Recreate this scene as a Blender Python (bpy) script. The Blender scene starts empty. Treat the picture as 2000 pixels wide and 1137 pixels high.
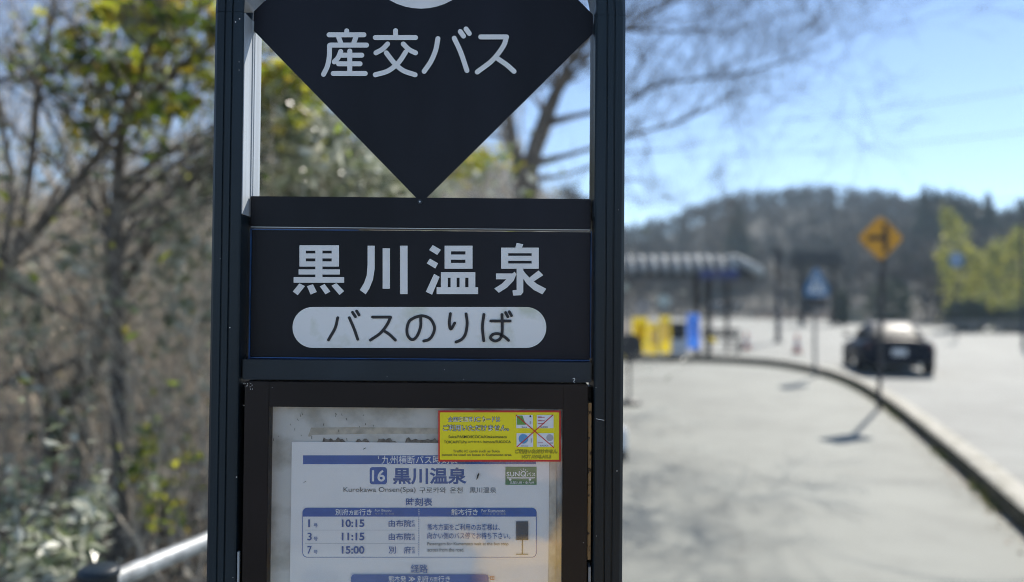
import bpy, bmesh, math, random
from mathutils import Vector, Matrix, noise
R_ = math.radians
sc = bpy.context.scene
col = sc.collection

# ------------------------------------------------------------------ camera, sky, sun, exposure
CAMH, PITCH, FPX = 1.46, R_(1.0), 26 / 36 * 2000
cd = bpy.data.cameras.new("camera"); cam = bpy.data.objects.new("camera", cd); col.objects.link(cam)
cam.location = (0, 0, CAMH); cam.rotation_euler = (R_(90) + PITCH, 0, 0)
cd.lens = 26; cd.sensor_width = 36; cd.clip_start = 0.05; cd.clip_end = 3000
cd.dof.use_dof = True; cd.dof.focus_distance = 0.958; cd.dof.aperture_fstop = 1.8
sc.camera = cam
SUN_AZ, SUN_EL = R_(34), R_(41)                      # azimuth from +Y towards +X
w = bpy.data.worlds.new("World"); sc.world = w; w.use_nodes = True
nt = w.node_tree; nt.nodes.clear()
sky = nt.nodes.new("ShaderNodeTexSky"); sky.sky_type = 'NISHITA'; sky.sun_disc = False
sky.sun_elevation = SUN_EL; sky.sun_rotation = SUN_AZ
sky.air_density = 0.7; sky.dust_density = 0.0; sky.ozone_density = 1.0
bg = nt.nodes.new("ShaderNodeBackground"); bg.inputs[1].default_value = 0.086
wo = nt.nodes.new("ShaderNodeOutputWorld")
nt.links.new(sky.outputs[0], bg.inputs[0]); nt.links.new(bg.outputs[0], wo.inputs[0])
sd = bpy.data.lights.new("sun", 'SUN'); sun = bpy.data.objects.new("sun", sd); col.objects.link(sun)
sd.energy = 3.6; sd.angle = R_(0.53); sd.color = (1, 0.94, 0.84)
sdir = Vector((math.sin(SUN_AZ) * math.cos(SUN_EL), math.cos(SUN_AZ) * math.cos(SUN_EL), math.sin(SUN_EL)))
sun.rotation_euler = sdir.to_track_quat('Z', 'Y').to_euler(); sun.location = (20, 30, 40)
vs = sc.view_settings; vs.view_transform = 'Standard'; vs.look = 'None'; vs.gamma = 1; vs.exposure = 1.08
sc.cycles.use_denoising = True; sc.cycles.use_adaptive_sampling = False; sc.cycles.filter_width = 1.0; sc.cycles.denoiser = 'OPENIMAGEDENOISE'; sc.cycles.denoising_input_passes = 'RGB_ALBEDO'; sc.cycles.denoising_prefilter = 'FAST'; sc.cycles.denoising_quality = 'HIGH'; sc.cycles.sample_clamp_indirect = 6
sc.cycles.max_bounces = 8; sc.cycles.transparent_max_bounces = 12

# ------------------------------------------------------------------ measuring helpers (photo pixel + distance -> metres)
def ray(px, py):
    v = (568.5 - py) / FPX
    return Vector(((px - 1000) / FPX, math.cos(PITCH) - v * math.sin(PITCH), math.sin(PITCH) + v * math.cos(PITCH)))
def W(px, py, D):
    d = ray(px, py); return Vector((0, 0, CAMH)) + d * (D / d.y)
def G(px, py, z=0.0):
    d = ray(px, py); return Vector((0, 0, CAMH)) + d * ((z - CAMH) / d.z)
SLOC, SROT = Vector((-0.118, 0.978, 0)), R_(0.5)
def S(px, py, y):                                     # local coordinates of the (slightly leaning) bus stop sign
    p = W(px, py, y) - SLOC
    c, s = math.cos(SROT), math.sin(SROT)
    return Vector((p.x * c - p.z * s, p.y, p.x * s + p.z * c))

# ------------------------------------------------------------------ materials
def nodes(name):
    m = bpy.data.materials.new(name); m.use_nodes = True
    n = m.node_tree; b = n.nodes["Principled BSDF"]; return m, n, b
def mat(name, c, rough=0.6, metal=0.0, var=0.0, scale=8.0, bump=0.0, bscale=60.0, c2=None, lo=0.4, hi=0.6, stretch=None, coat=0.0, spec=0.5, detail=6):
    m, n, b = nodes(name); L = n.links
    b.inputs['Roughness'].default_value = rough; b.inputs['Metallic'].default_value = metal
    b.inputs['Base Color'].default_value = (*c, 1); b.inputs['Coat Weight'].default_value = coat
    b.inputs['Specular IOR Level'].default_value = spec
    tc = n.nodes.new("ShaderNodeTexCoord"); mp = n.nodes.new("ShaderNodeMapping"); L.new(tc.outputs['Object'], mp.inputs[0])
    if stretch: mp.inputs['Scale'].default_value = stretch
    if var or c2:
        t = n.nodes.new("ShaderNodeTexNoise"); t.inputs['Scale'].default_value = scale; t.inputs['Detail'].default_value = detail
        L.new(mp.outputs[0], t.inputs[0])
        r = n.nodes.new("ShaderNodeValToRGB"); r.color_ramp.elements[0].position = lo; r.color_ramp.elements[1].position = hi
        a = c2 if c2 else tuple(x * (1 - var) for x in c); z = c if c2 else tuple(min(1, x * (1 + var)) for x in c)
        r.color_ramp.elements[0].color = (*a, 1); r.color_ramp.elements[1].color = (*z, 1)
        L.new(t.outputs[0], r.inputs[0]); L.new(r.outputs[0], b.inputs['Base Color'])
    if bump:
        t2 = n.nodes.new("ShaderNodeTexNoise"); t2.inputs['Scale'].default_value = bscale; t2.inputs['Detail'].default_value = 4
        L.new(mp.outputs[0], t2.inputs[0])
        bp = n.nodes.new("ShaderNodeBump"); bp.inputs['Strength'].default_value = bump; bp.inputs['Distance'].default_value = 0.01
        L.new(t2.outputs[0], bp.inputs['Height']); L.new(bp.outputs[0], b.inputs['Normal'])
    return m
def leafmat(name, cols, rough=0.35, trans=0.45, gloss=0.5):
    m, n, b = nodes(name); L = n.links
    g = n.nodes.new("ShaderNodeNewGeometry"); r = n.nodes.new("ShaderNodeValToRGB")
    cr = r.color_ramp; cr.interpolation = 'CONSTANT'
    while len(cr.elements) < len(cols): cr.elements.new(0.5)
    for i, c in enumerate(cols): cr.elements[i].position = i / len(cols); cr.elements[i].color = (*c, 1)
    L.new(g.outputs['Random Per Island'], r.inputs[0]); L.new(r.outputs[0], b.inputs['Base Color'])
    b.inputs['Roughness'].default_value = rough; b.inputs['Specular IOR Level'].default_value = gloss
    t = n.nodes.new("ShaderNodeBsdfTranslucent"); L.new(r.outputs[0], t.inputs[0])
    mx = n.nodes.new("ShaderNodeMixShader"); mx.inputs[0].default_value = trans
    L.new(b.outputs[0], mx.inputs[1]); L.new(t.outputs[0], mx.inputs[2])
    L.new(mx.outputs[0], n.nodes["Material Output"].inputs[0]); return m
M = {}
M['navy'] = mat("navy_paint", (0.0095, 0.0185, 0.0275), 0.42, var=0.38, scale=9, stretch=(1, 1, 0.12), bump=0.03, bscale=220, spec=0.3)
M['panel'] = mat("panel_paint", (0.0105, 0.0115, 0.018), 0.42, var=0.34, scale=5, stretch=(1, 1, 0.35), bump=0.02, bscale=260, spec=0.22)
M['slate'] = mat("slate_paint", (0.017, 0.027, 0.038), 0.42, var=0.2, scale=7, bump=0.03, bscale=200, spec=0.3)
M['brown'] = mat("brown_black_paint", (0.013, 0.0095, 0.0105), 0.40, var=0.2, scale=5, bump=0.03, bscale=240, spec=0.25)
M['blue_edge'] = mat("blue_edge", (0.012, 0.075, 0.24), 0.35, var=0.5, scale=14)
M['liner'] = mat("pale_liner", (0.40, 0.44, 0.48), 0.38, var=0.10, scale=3, stretch=(30, 30, 1))
M['letter'] = mat("white_vinyl", (0.84, 0.85, 0.86), 0.45, var=0.04, scale=20)
M['pill'] = mat("white_vinyl_stained", (0.88, 0.89, 0.90), 0.45, c2=(0.68, 0.71, 0.62), scale=14, lo=0.36, hi=0.46)
M['ink'] = mat("dark_ink", (0.016, 0.016, 0.022), 0.5)
M['chip'] = mat("bare_chip", (0.55, 0.55, 0.55), 0.6)
M['rust'] = mat("rusty_edge", (0.42, 0.27, 0.13), 0.85, c2=(0.05, 0.03, 0.02), scale=180, lo=0.36, hi=0.46)
M['back'] = mat("dirty_backing", (0.66, 0.67, 0.66), 0.8, c2=(0.40, 0.40, 0.37), scale=22, lo=0.32, hi=0.52)
M['tape'] = mat("old_tape", (0.48, 0.45, 0.38), 0.7, var=0.2, scale=70)
M['tear'] = mat("torn_residue", (0.12, 0.115, 0.11), 0.9, var=0.5, scale=160)
M['paper'] = mat("paper", (0.93, 0.935, 0.95), 0.75, var=0.02, scale=9)
M['paper_old'] = mat("yellowed_paper", (0.62, 0.58, 0.50), 0.8, var=0.15, scale=60)
M['pblue'] = mat("print_blue", (0.045, 0.13, 0.44), 0.7, var=0.06, scale=30)
M['pblue_text'] = mat("print_blue_text", (0.06, 0.13, 0.38), 0.7)
M['pgrey'] = mat("print_grey", (0.10, 0.11, 0.13), 0.7)
M['pwhite'] = mat("print_white", (0.93, 0.935, 0.95), 0.75)
M['pgreen'] = mat("print_green", (0.08, 0.24, 0.10), 0.7)
M['pred'] = mat("print_red", (0.40, 0.06, 0.06), 0.7)
M['pline'] = mat("print_line", (0.40, 0.43, 0.50), 0.7)
M['yel'] = mat("sticker_yellow", (0.93, 0.80, 0.015), 0.4, var=0.03, scale=20)
M['yel2'] = mat("sticker_olive", (0.30, 0.25, 0.03), 0.5)
M['red'] = mat("sticker_red", (0.62, 0.03, 0.025), 0.4)
M['card'] = mat("card_pale", (0.80, 0.82, 0.86), 0.5)
M['cgreen'] = mat("card_green", (0.16, 0.36, 0.07), 0.5)
M['cblue'] = mat("card_blue", (0.12, 0.34, 0.62), 0.5)
M['cgrey'] = mat("card_grey", (0.45, 0.44, 0.48), 0.5)
M['cpink'] = mat("card_pink", (0.50, 0.20, 0.25), 0.5)
M['black'] = mat("black", (0.012, 0.012, 0.014), 0.5)
M['steel'] = mat("steel", (0.45, 0.45, 0.46), 0.35, metal=0.8)
M['concrete'] = mat("concrete", (0.38, 0.37, 0.35), 0.9, var=0.25, scale=6, bump=0.3, bscale=90)
M['railpaint'] = mat("rail_galvanised", (0.34, 0.36, 0.37), 0.5, metal=0.2, var=0.25, scale=25, bump=0.1)
M['bark'] = mat("bark", (0.15, 0.128, 0.105), 0.9, var=0.4, scale=12, bump=0.6, bscale=50)
M['barkpale'] = mat("bark_pale", (0.56, 0.48, 0.38), 0.9, var=0.4, scale=10, bump=0.5, bscale=50)
M['barkfar'] = mat("bark_far", (0.045, 0.042, 0.042), 0.95, var=0.4, scale=0.15)
M['dry'] = leafmat("dry_leaf", [(0.52, 0.46, 0.38), (0.40, 0.35, 0.28), (0.62, 0.57, 0.49), (0.32, 0.29, 0.24), (0.42, 0.41, 0.31)], 0.6, 0.4)
M['lyel'] = leafmat("yellowgreen_leaf", [(0.46, 0.50, 0.04), (0.26, 0.34, 0.04), (0.60, 0.58, 0.06), (0.09, 0.14, 0.03), (0.50, 0.40, 0.05)], 0.35, 0.6)
M['ldark'] = leafmat("dark_leaf", [(0.028, 0.055, 0.02), (0.05, 0.08, 0.022), (0.09, 0.12, 0.03)], 0.3, 0.3)
M['lpale'] = leafmat("pale_glossy_leaf", [(0.38, 0.41, 0.28), (0.16, 0.19, 0.11), (0.68, 0.69, 0.58), (0.22, 0.26, 0.12), (0.55, 0.57, 0.46)], 0.30, 0.4, 0.65)  # whitish tones put sun glints into the colour of some leaves
M['bamboo'] = leafmat("bamboo_leaf", [(0.48, 0.46, 0.08), (0.32, 0.35, 0.07), (0.56, 0.53, 0.12), (0.12, 0.16, 0.04)], 0.5, 0.5)
M['conif'] = leafmat("conifer_needles", [(0.022, 0.042, 0.028), (0.032, 0.055, 0.033), (0.045, 0.07, 0.04)], 0.6, 0.15)
M['wood'] = leafmat("bare_wood_mass", [(0.068, 0.060, 0.056), (0.050, 0.046, 0.046), (0.090, 0.076, 0.066), (0.034, 0.042, 0.036)], 0.9, 0.2, 0.1)
M['grass'] = leafmat("grass", [(0.10, 0.13, 0.03), (0.20, 0.19, 0.06), (0.06, 0.09, 0.025)], 0.6, 0.4)

def asphalt(name, c, crack=0.5):
    m, n, b = nodes(name); L = n.links
    tc = n.nodes.new("ShaderNodeTexCoord")
    def nz(s, d): 
        t = n.nodes.new("ShaderNodeTexNoise"); t.inputs['Scale'].default_value = s; t.inputs['Detail'].default_value = d
        L.new(tc.outputs['Object'], t.inputs[0]); return t
    a, f, p = nz(0.55, 6), nz(120, 3), nz(2.2, 8)
    def ramp(t, l, h, c0, c1):
        r = n.nodes.new("ShaderNodeValToRGB"); r.color_ramp.elements[0].position = l; r.color_ramp.elements[1].position = h
        r.color_ramp.elements[0].color = (*c0, 1); r.color_ramp.elements[1].color = (*c1, 1); L.new(t.outputs[0], r.inputs[0]); return r
    r1 = ramp(a, 0.35, 0.65, tuple(x * 0.86 for x in c), tuple(x * 1.08 for x in c))
    r2 = ramp(p, 0.36, 0.52, (0.90,) * 3, (1, 1, 1)); r3 = ramp(f, 0.3, 0.7, (0.75,) * 3, (1.15,) * 3)
    vo = n.nodes.new("ShaderNodeTexVoronoi"); vo.feature = 'DISTANCE_TO_EDGE'; vo.inputs['Scale'].default_value = 0.42
    wn = nz(1.6, 4); ad = n.nodes.new("ShaderNodeVectorMath"); ad.operation = 'MULTIPLY_ADD'
    L.new(wn.outputs['Color'], ad.inputs[0]); ad.inputs[1].default_value = (0.9,) * 3; L.new(tc.outputs['Object'], ad.inputs[2]); L.new(ad.outputs[0], vo.inputs[0])
    r4 = ramp(vo, 0.004, 0.02, (1 - crack,) * 3, (1, 1, 1))
    prev = r1
    for r in (r2, r3, r4):
        mx = n.nodes.new("ShaderNodeMix"); mx.data_type = 'RGBA'; mx.blend_type = 'MULTIPLY'; mx.inputs[0].default_value = 1
        L.new(prev.outputs[0] if prev is r1 else prev.outputs[2], mx.inputs[6]); L.new(r.outputs[0], mx.inputs[7]); prev = mx
    L.new(prev.outputs[2], b.inputs['Base Color']); b.inputs['Roughness'].default_value = 0.8
    bp = n.nodes.new("ShaderNodeBump"); bp.inputs['Strength'].default_value = 0.4; bp.inputs['Distance'].default_value = 0.006
    L.new(f.outputs[0], bp.inputs['Height']); L.new(bp.outputs[0], b.inputs['Normal']); return m
M['pave'] = asphalt("pavement_asphalt", (0.245, 0.256, 0.230), 0.16)
M['road'] = asphalt("road_asphalt", (0.240, 0.250, 0.234), 0.12)
M['soil'] = mat("leaf_litter", (0.15, 0.12, 0.09), 0.95, c2=(0.07, 0.065, 0.05), scale=9, lo=0.35, hi=0.65, bump=0.8, bscale=30)
M['hill'] = mat("hill_ground", (0.052, 0.050, 0.044), 0.95, c2=(0.030, 0.031, 0.028), scale=0.12, lo=0.35, hi=0.65)
M['kerb'] = mat("kerb_concrete", (0.46, 0.44, 0.38), 0.9, c2=(0.22, 0.21, 0.15), scale=7, lo=0.3, hi=0.52, bump=0.5, bscale=70)

def glassmat():
    m, n, b = nodes("scuffed_acrylic"); L = n.links
    tr = n.nodes.new("ShaderNodeBsdfTransparent"); tr.inputs[0].default_value = (1, 1, 1, 1)
    gl = n.nodes.new("ShaderNodeBsdfGlossy"); gl.inputs['Roughness'].default_value = 0.03
    fr = n.nodes.new("ShaderNodeFresnel"); fr.inputs[0].default_value = 1.5
    ml = n.nodes.new("ShaderNodeMath"); ml.operation = 'MULTIPLY'; ml.inputs[1].default_value = 3.2; L.new(fr.outputs[0], ml.inputs[0])
    mx = n.nodes.new("ShaderNodeMixShader"); L.new(ml.outputs[0], mx.inputs[0]); L.new(tr.outputs[0], mx.inputs[1]); L.new(gl.outputs[0], mx.inputs[2])
    tc = n.nodes.new("ShaderNodeTexCoord"); t = n.nodes.new("ShaderNodeTexNoise"); t.inputs['Scale'].default_value = 7; t.inputs['Detail'].default_value = 7
    L.new(tc.outputs['Object'], t.inputs[0])
    r = n.nodes.new("ShaderNodeMapRange"); r.inputs[1].default_value = 0.35; r.inputs[2].default_value = 0.75; r.inputs[3].default_value = 0.0; r.inputs[4].default_value = 0.04
    L.new(t.outputs[0], r.inputs[0])
    df = n.nodes.new("ShaderNodeBsdfDiffuse"); df.inputs[0].default_value = (0.8, 0.82, 0.85, 1)
    m2 = n.nodes.new("ShaderNodeMixShader"); L.new(r.outputs[0], m2.inputs[0]); L.new(mx.outputs[0], m2.inputs[1]); L.new(df.outputs[0], m2.inputs[2])
    ge = n.nodes.new("ShaderNodeNewGeometry"); t2 = n.nodes.new("ShaderNodeBsdfTransparent"); m3 = n.nodes.new("ShaderNodeMixShader")
    L.new(ge.outputs['Backfacing'], m3.inputs[0]); L.new(m2.outputs[0], m3.inputs[1]); L.new(t2.outputs[0], m3.inputs[2])
    L.new(m3.outputs[0], n.nodes["Material Output"].inputs[0]); return m
M['acrylic'] = glassmat()

# ------------------------------------------------------------------ object helpers
def tag(o, label=None, cat=None, group=None, kind=None):
    for k, v in (('label', label), ('category', cat), ('group', group), ('kind', kind)):
        if v: o[k] = v
    return o
def empty(name, loc=(0, 0, 0), rot=(0, 0, 0), label=None, cat=None, group=None):
    o = bpy.data.objects.new(name, None); col.objects.link(o); o.location = loc; o.rotation_euler = rot; o.empty_display_size = 0.1
    return tag(o, label, cat, group)
def copy_tree(o, parent=None):
    c = o.copy(); col.objects.link(c); c.parent = parent
    for ch in [x for x in bpy.data.objects if x.parent == o]: copy_tree(ch, c)
    return c
def catmull(pts, n=6):
    pts = [Vector(p) for p in pts]
    if len(pts) < 3: return pts
    P = [2 * pts[0] - pts[1]] + pts + [2 * pts[-1] - pts[-2]]; out = []
    for i in range(1, len(P) - 2):
        a, b, c, d = P[i - 1:i + 3]
        for k in range(n):
            t = k / n
            out.append(0.5 * (2 * b + (c - a) * t + (2 * a - 5 * b + 4 * c - d) * t * t + (3 * b - a - 3 * c + d) * t ** 3))
    return out + [pts[-1]]
class MB:
    def __init__(s): s.v, s.f, s.m, s.sm = [], [], [], []
    def add(s, vs, fs, mi=0, smooth=False):
        o = len(s.v); s.v += [tuple(x) for x in vs]
        for f in fs: s.f.append([i + o for i in f]); s.m.append(mi); s.sm.append(smooth)
    def box(s, a, b, mi=0):
        x0, y0, z0 = a; x1, y1, z1 = b
        s.add([(x0, y0, z0), (x1, y0, z0), (x1, y1, z0), (x0, y1, z0), (x0, y0, z1), (x1, y0, z1), (x1, y1, z1), (x0, y1, z1)],
              [(0, 3, 2, 1), (4, 5, 6, 7), (0, 1, 5, 4), (1, 2, 6, 5), (2, 3, 7, 6), (3, 0, 4, 7)], mi)
    def tube(s, pts, rad, n=6, mi=0, cap=True):
        pts = [Vector(p) for p in pts]; vs = []; fs = []
        up = None
        for i, p in enumerate(pts):
            t = (pts[min(i + 1, len(pts) - 1)] - pts[max(i - 1, 0)])
            if t.length < 1e-9: t = Vector((0, 0, 1))
            t.normalize()
            if up is None: up = t.orthogonal().normalized()
            u = (up - t * up.dot(t))
            u = u.normalized() if u.length > 1e-6 else t.orthogonal().normalized()
            up = u; v = t.cross(u); r = rad[i] if isinstance(rad, (list, tuple)) else rad
            vs += [p + (u * math.cos(2 * math.pi * k / n) + v * math.sin(2 * math.pi * k / n)) * r for k in range(n)]
        for i in range(len(pts) - 1):
            for k in range(n): fs.append((i * n + k, i * n + (k + 1) % n, (i + 1) * n + (k + 1) % n, (i + 1) * n + k))
        s.add(vs, fs, mi, True)
        if cap: s.add([vs[k] for k in range(n)], [tuple(range(n))[::-1]], mi); s.add(vs[-n:], [tuple(range(n))], mi)
    def lathe(s, c, prof, n=20, mi=0):
        vs = []; fs = []
        for r, z in prof: vs += [(c[0] + r * math.cos(2 * math.pi * k / n), c[1] + r * math.sin(2 * math.pi * k / n), c[2] + z) for k in range(n)]
        for i in range(len(prof) - 1):
            for k in range(n): fs.append((i * n + k, i * n + (k + 1) % n, (i + 1) * n + (k + 1) % n, (i + 1) * n + k))
        s.add(vs, fs, mi, True); s.add(vs[-n:], [tuple(range(n))], mi)
    def plate(s, poly, y, th, mi=0):                   # polygon in x,z facing -y with thickness
        n = len(poly)
        vs = [(p[0], y, p[1]) for p in poly] + [(p[0], y + th, p[1]) for p in poly]
        s.add(vs, [tuple(range(n)), tuple(range(2 * n - 1, n - 1, -1))] + [(i, i + n, (i + 1) % n + n, (i + 1) % n) for i in range(n)], mi)
    def leaf(s, p, size, mi=0, rnd=random, asp=0.45, droop=0.0):
        d = Vector((rnd.gauss(0, 1), rnd.gauss(0, 1), rnd.gauss(0, 0.7) - droop)).normalized()
        u = d.orthogonal().normalized(); u = Matrix.Rotation(rnd.uniform(0, 6.28), 3, d) @ u; nrm = d.cross(u)
        L = size * rnd.uniform(0.7, 1.3); wd = L * asp * 0.5
        a, b = p - d * L / 2, p + d * L / 2
        s.add([a, p + u * wd + nrm * wd * 0.35, b, p - u * wd + nrm * wd * 0.35, p + d * L * 0.02], [(0, 4, 1), (4, 2, 1), (0, 3, 4), (3, 2, 4)], mi)
    def build(s, name, mats, parent=None, bevel=0, seg=2, loc=None):
        me = bpy.data.meshes.new(name); me.from_pydata(s.v, [], s.f); me.update()
        for m in (mats if isinstance(mats, (list, tuple)) else [mats]): me.materials.append(m)
        me.polygons.foreach_set('material_index', s.m); me.polygons.foreach_set('use_smooth', s.sm)
        if bevel:
            bm = bmesh.new(); bm.from_mesh(me); bmesh.ops.recalc_face_normals(bm, faces=bm.faces)
            bmesh.ops.bevel(bm, geom=[e for e in bm.edges if len(e.link_faces) == 2 and e.calc_face_angle(0) > 0.5], offset=bevel, segments=seg, affect='EDGES', clamp_overlap=True)
            bm.to_mesh(me); bm.free()
        o = bpy.data.objects.new(name, me); col.objects.link(o); o.parent = parent
        if loc: o.location = loc
        return o

# ------------------------------------------------------------------ the setting: ground, pavement, kerb, hill
mb = MB(); mb.add([(-900, -900, -0.31), (900, -900, -0.31), (900, 900, -0.31), (-900, 900, -0.31)], [(0, 1, 2, 3)])
tag(mb.build("road", M['road']), kind='structure')
kerb_line = catmull([(0.9, -2.5, 0), (2.05, 1.3, 0), (3.25, 4.7, 0), (4.0, 6.75, 0), (5.18, 10.2, 0), (5.95, 12.9, 0), (6.28, 15.0, 0), (6.2, 16.9, 0), (5.5, 18.1, 0), (4.2, 18.7, 0), (2.2, 19.0, 0), (0.4, 19.1, 0)], 8)
left_edge = catmull([(-0.2, 19.1, 0), (0.75, 16, 0), (0.72, 12.5, 0), (0.45, 9, 0), (-0.05, 5.5, 0), (-0.85, 2.6, 0), (-1.6, 0, 0), (-2.3, -2.5, 0)], 5)
poly = [Vector(p) for p in kerb_line] + left_edge
bm = bmesh.new(); bv = [bm.verts.new((p.x, p.y, 0)) for p in poly]; f = bm.faces.new(bv); bm.normal_update()
bmesh.ops.triangulate(bm, faces=[f]); 
r = bmesh.ops.extrude_face_region(bm, geom=bm.faces[:]); 
for e in r['geom']:
    if isinstance(e, bmesh.types.BMVert): e.co.z = -0.4
bmesh.ops.recalc_face_normals(bm, faces=bm.faces)
me = bpy.data.meshes.new("pavement"); bm.to_mesh(me); bm.free(); me.materials.append(M['pave'])
o = bpy.data.objects.new("pavement", me); col.objects.link(o); tag(o, kind='structure')
# raised kerb, swept with small joints
mb = MB(); acc = 0; blk = []
def kerb_block(pts):
    vs = []; fs = []
    for i, p in enumerate(pts):
        t = (pts[min(i + 1, len(pts) - 1)] - pts[max(i - 1, 0)]).normalized(); nn = Vector((t.y, -t.x, 0))
        for off, z in ((0.0, -0.39), (0.0, 0.14), (0.02, 0.16), (0.18, 0.16), (0.20, 0.14), (0.20, -0.39)): vs.append((p.x + nn.x * off, p.y + nn.y * off, z))
    for i in range(len(pts) - 1):
        for k in range(5): fs.append((i * 6 + k, i * 6 + k + 1, (i + 1) * 6 + k + 1, (i + 1) * 6 + k))
    fs += [(0, 1, 2, 3, 4, 5)[::-1], tuple(range(len(vs) - 6, len(vs)))]
    mb.add(vs, fs)
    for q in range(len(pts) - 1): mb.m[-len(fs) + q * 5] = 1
fine = catmull(kerb_line, 3)
cur = [fine[0]]
for a, b in zip(fine, fine[1:]):
    d = (b - a).length; acc += d
    if acc > 0.6 and len(cur) > 1: cur.append(a + (b - a) * 0.97); kerb_block(cur); cur = [b]; acc = 0
    else: cur.append(b)
M['kerb_shade'] = mat("kerb_painted_shade", (0.10, 0.09, 0.06), 0.95, c2=(0.035, 0.035, 0.02), scale=9, bump=0.6, bscale=60)  # shade of the kerb's inner face, painted in as a dark mottled brown
tag(mb.build("kerb", [M['kerb'], M['kerb_shade']]), kind='structure')

# hill with a ridge measured from the photograph
RIDGE = [(-2600, 330), (-1200, 250), (-500, 330), (0, 385), (85, 452), (190, 400), (330, 330), (450, 300), (650, 300), (850, 300), (1000, 330), (1110, 410), (1220, 482), (1320, 457), (1400, 422), (1500, 405), (1600, 398), (1700, 410), (1800, 432), (1950, 460), (2050, 446), (2400, 380), (3200, 350), (4600, 420)]
def lerp_tab(t, x):
    if x <= t[0][0]: return t[0][1]
    for (a, ya), (b, yb) in zip(t, t[1:]):
        if x <= b:
            k = (x - a) / (b - a); return ya + (yb - ya) * k
    return t[-1][1]
FOOT = [(-2600, 30), (0, 26), (700, 30), (1100, 60), (1300, 95), (1600, 84), (1760, 62), (2100, 56), (4600, 60)]
RD = [(-2600, 90), (0, 75), (700, 85), (1150, 170), (1400, 220), (1750, 200), (2000, 150), (4600, 150)]
def hill_pt(px, t):                                    # t 0 foot .. 1 ridge .. >1 behind
    f0, r0 = lerp_tab(FOOT, px), lerp_tab(RD, px); top = W(px, lerp_tab(RIDGE, px), r0)
    D = f0 + (r0 - f0) * t; k = min(t, 1); h = -0.3 + (top.z + 0.3) * (k * k * (3 - 2 * k) * 0.6 + k * 0.4)
    if t > 1: h -= (t - 1) * top.z * 0.5
    x = (px - 1000) / FPX * D
    h += noise.noise((x * 0.05, D * 0.05, 0)) * 1.2 * k
    return Vector((x, D, h))
mb = MB(); cols_ = [-2600 + i * 60 for i in range(121)]; rows = [i / 12 for i in range(19)]
mb.add([hill_pt(px, t) for px in cols_ for t in rows], [(i * 19 + j, (i + 1) * 19 + j, (i + 1) * 19 + j + 1, i * 19 + j + 1) for i in range(120) for j in range(18)], 0, True)
tag(mb.build("hill", M['hill']), kind='structure')
# bank on the left of the pavement, leaf litter
mb = MB(); vs = []
nb = len(left_edge)
for p in left_edge:
    for k in range(9):
        d = (0, 0.15, 0.6, 1.5, 3, 6, 11, 18, 30)[k]
        z = 0.01 if k == 0 else 0.03 - 0.03 * d + noise.noise((p.x - d, p.y * 0.7, 3)) * 0.12 * min(1, d)
        if p.y > 12: z = max(z, -0.25)
        vs.append((p.x - d, p.y + d * 0.12, max(z, -0.6 if d < 20 else -0.25)))
mb.add(vs, [(i * 9 + j, i * 9 + j + 1, (i + 1) * 9 + j + 1, (i + 1) * 9 + j) for i in range(nb - 1) for j in range(8)], 0, True)
tag(mb.build("verge", M['soil']), kind='structure')
mb = MB(); mb.add([(-160, -40, -0.29), (-2.2, -40, -0.29), (0.6, 17, -0.29), (3.0, 34, -0.29), (14, 60, -0.29), (14, 100, -0.29), (-160, 100, -0.29)], [tuple(range(7))])
tag(mb.build("ground", M['soil']), kind='structure')

# ------------------------------------------------------------------ bus stop sign
SIGN = empty("bus_stop_sign", SLOC, (0, SROT, 0), "dark navy arched bus stop pole sign with white Japanese lettering and a glazed timetable case", "bus stop sign")
def rect(mbx, x0, y0, x1, y1, yf, th, mi=0):
    a = S(x0, (y0 + y1) / 2, yf); b = S(x1, (y0 + y1) / 2, yf); c = S((x0 + x1) / 2, y0, yf); d = S((x0 + x1) / 2, y1, yf)
    mbx.box((a.x, a.y, d.z), (b.x, a.y + th, c.z), mi)
# posts and arch: one grooved profile swept
YF, YB = 0.944 - SLOC.y, 1.012 - SLOC.y
def sx(px): return S(px, 560, 0.95).x
XL, XLi, XRi, XR = sx(414.5), sx(471), sx(1161), sx(1218.5)
ZS = S(800, 30, 0.95).z                                # spring of the arch
XC = (XLi + XRi) / 2; RI = (XRi - XLi) / 2; RO = (XR - XL) / 2
gr = [(0.0, 0.004), (0.004, 0.0), (0.013, 0.0), (0.0135, 0.002), (0.0150, 0.002), (0.0155, 0.0), (0.0225, 0.0), (0.023, 0.0025), (0.0245, 0.0025), (0.025, 0.0)]
wid = RO - RI
prof = [(wid - d, YF + z) for d, z in gr] + [(0.0015, YF), (0.0, YF + 0.002), (0.0, YB), (wid, YB)]   # (offset outward from inner face, y)
def sweep(path, name):
    m = MB(); n = len(prof); vs = []
    for p, o in path: vs += [(p[0] + o[0] * a, y, p[1] + o[1] * a) for a, y in prof]
    fs = [(i * n + k, i * n + (k + 1) % n, (i + 1) * n + (k + 1) % n, (i + 1) * n + k) for i in range(len(path) - 1) for k in range(n)]
    m.add(vs, fs + [tuple(range(n)), tuple(range(len(vs) - n, len(vs)))])
    o = m.build(name, M['navy'], SIGN); bm = bmesh.new(); bm.from_mesh(o.data); bmesh.ops.recalc_face_normals(bm, faces=bm.faces); bm.to_mesh(o.data); bm.free(); return o
POSTL = sweep([((XLi, 0.06), (-1, 0)), ((XLi, ZS), (-1, 0))], "post")
POSTR = sweep([((XRi, 0.06), (1, 0)), ((XRi, ZS), (1, 0))], "post")
sweep([((XC + RI * math.cos(a), ZS + 0.0005 + RI * math.sin(a)), (math.cos(a), math.sin(a))) for a in [math.pi * k / 40 for k in range(41)]], "arch")
zl = S(800, 425, 0.97).z
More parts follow.
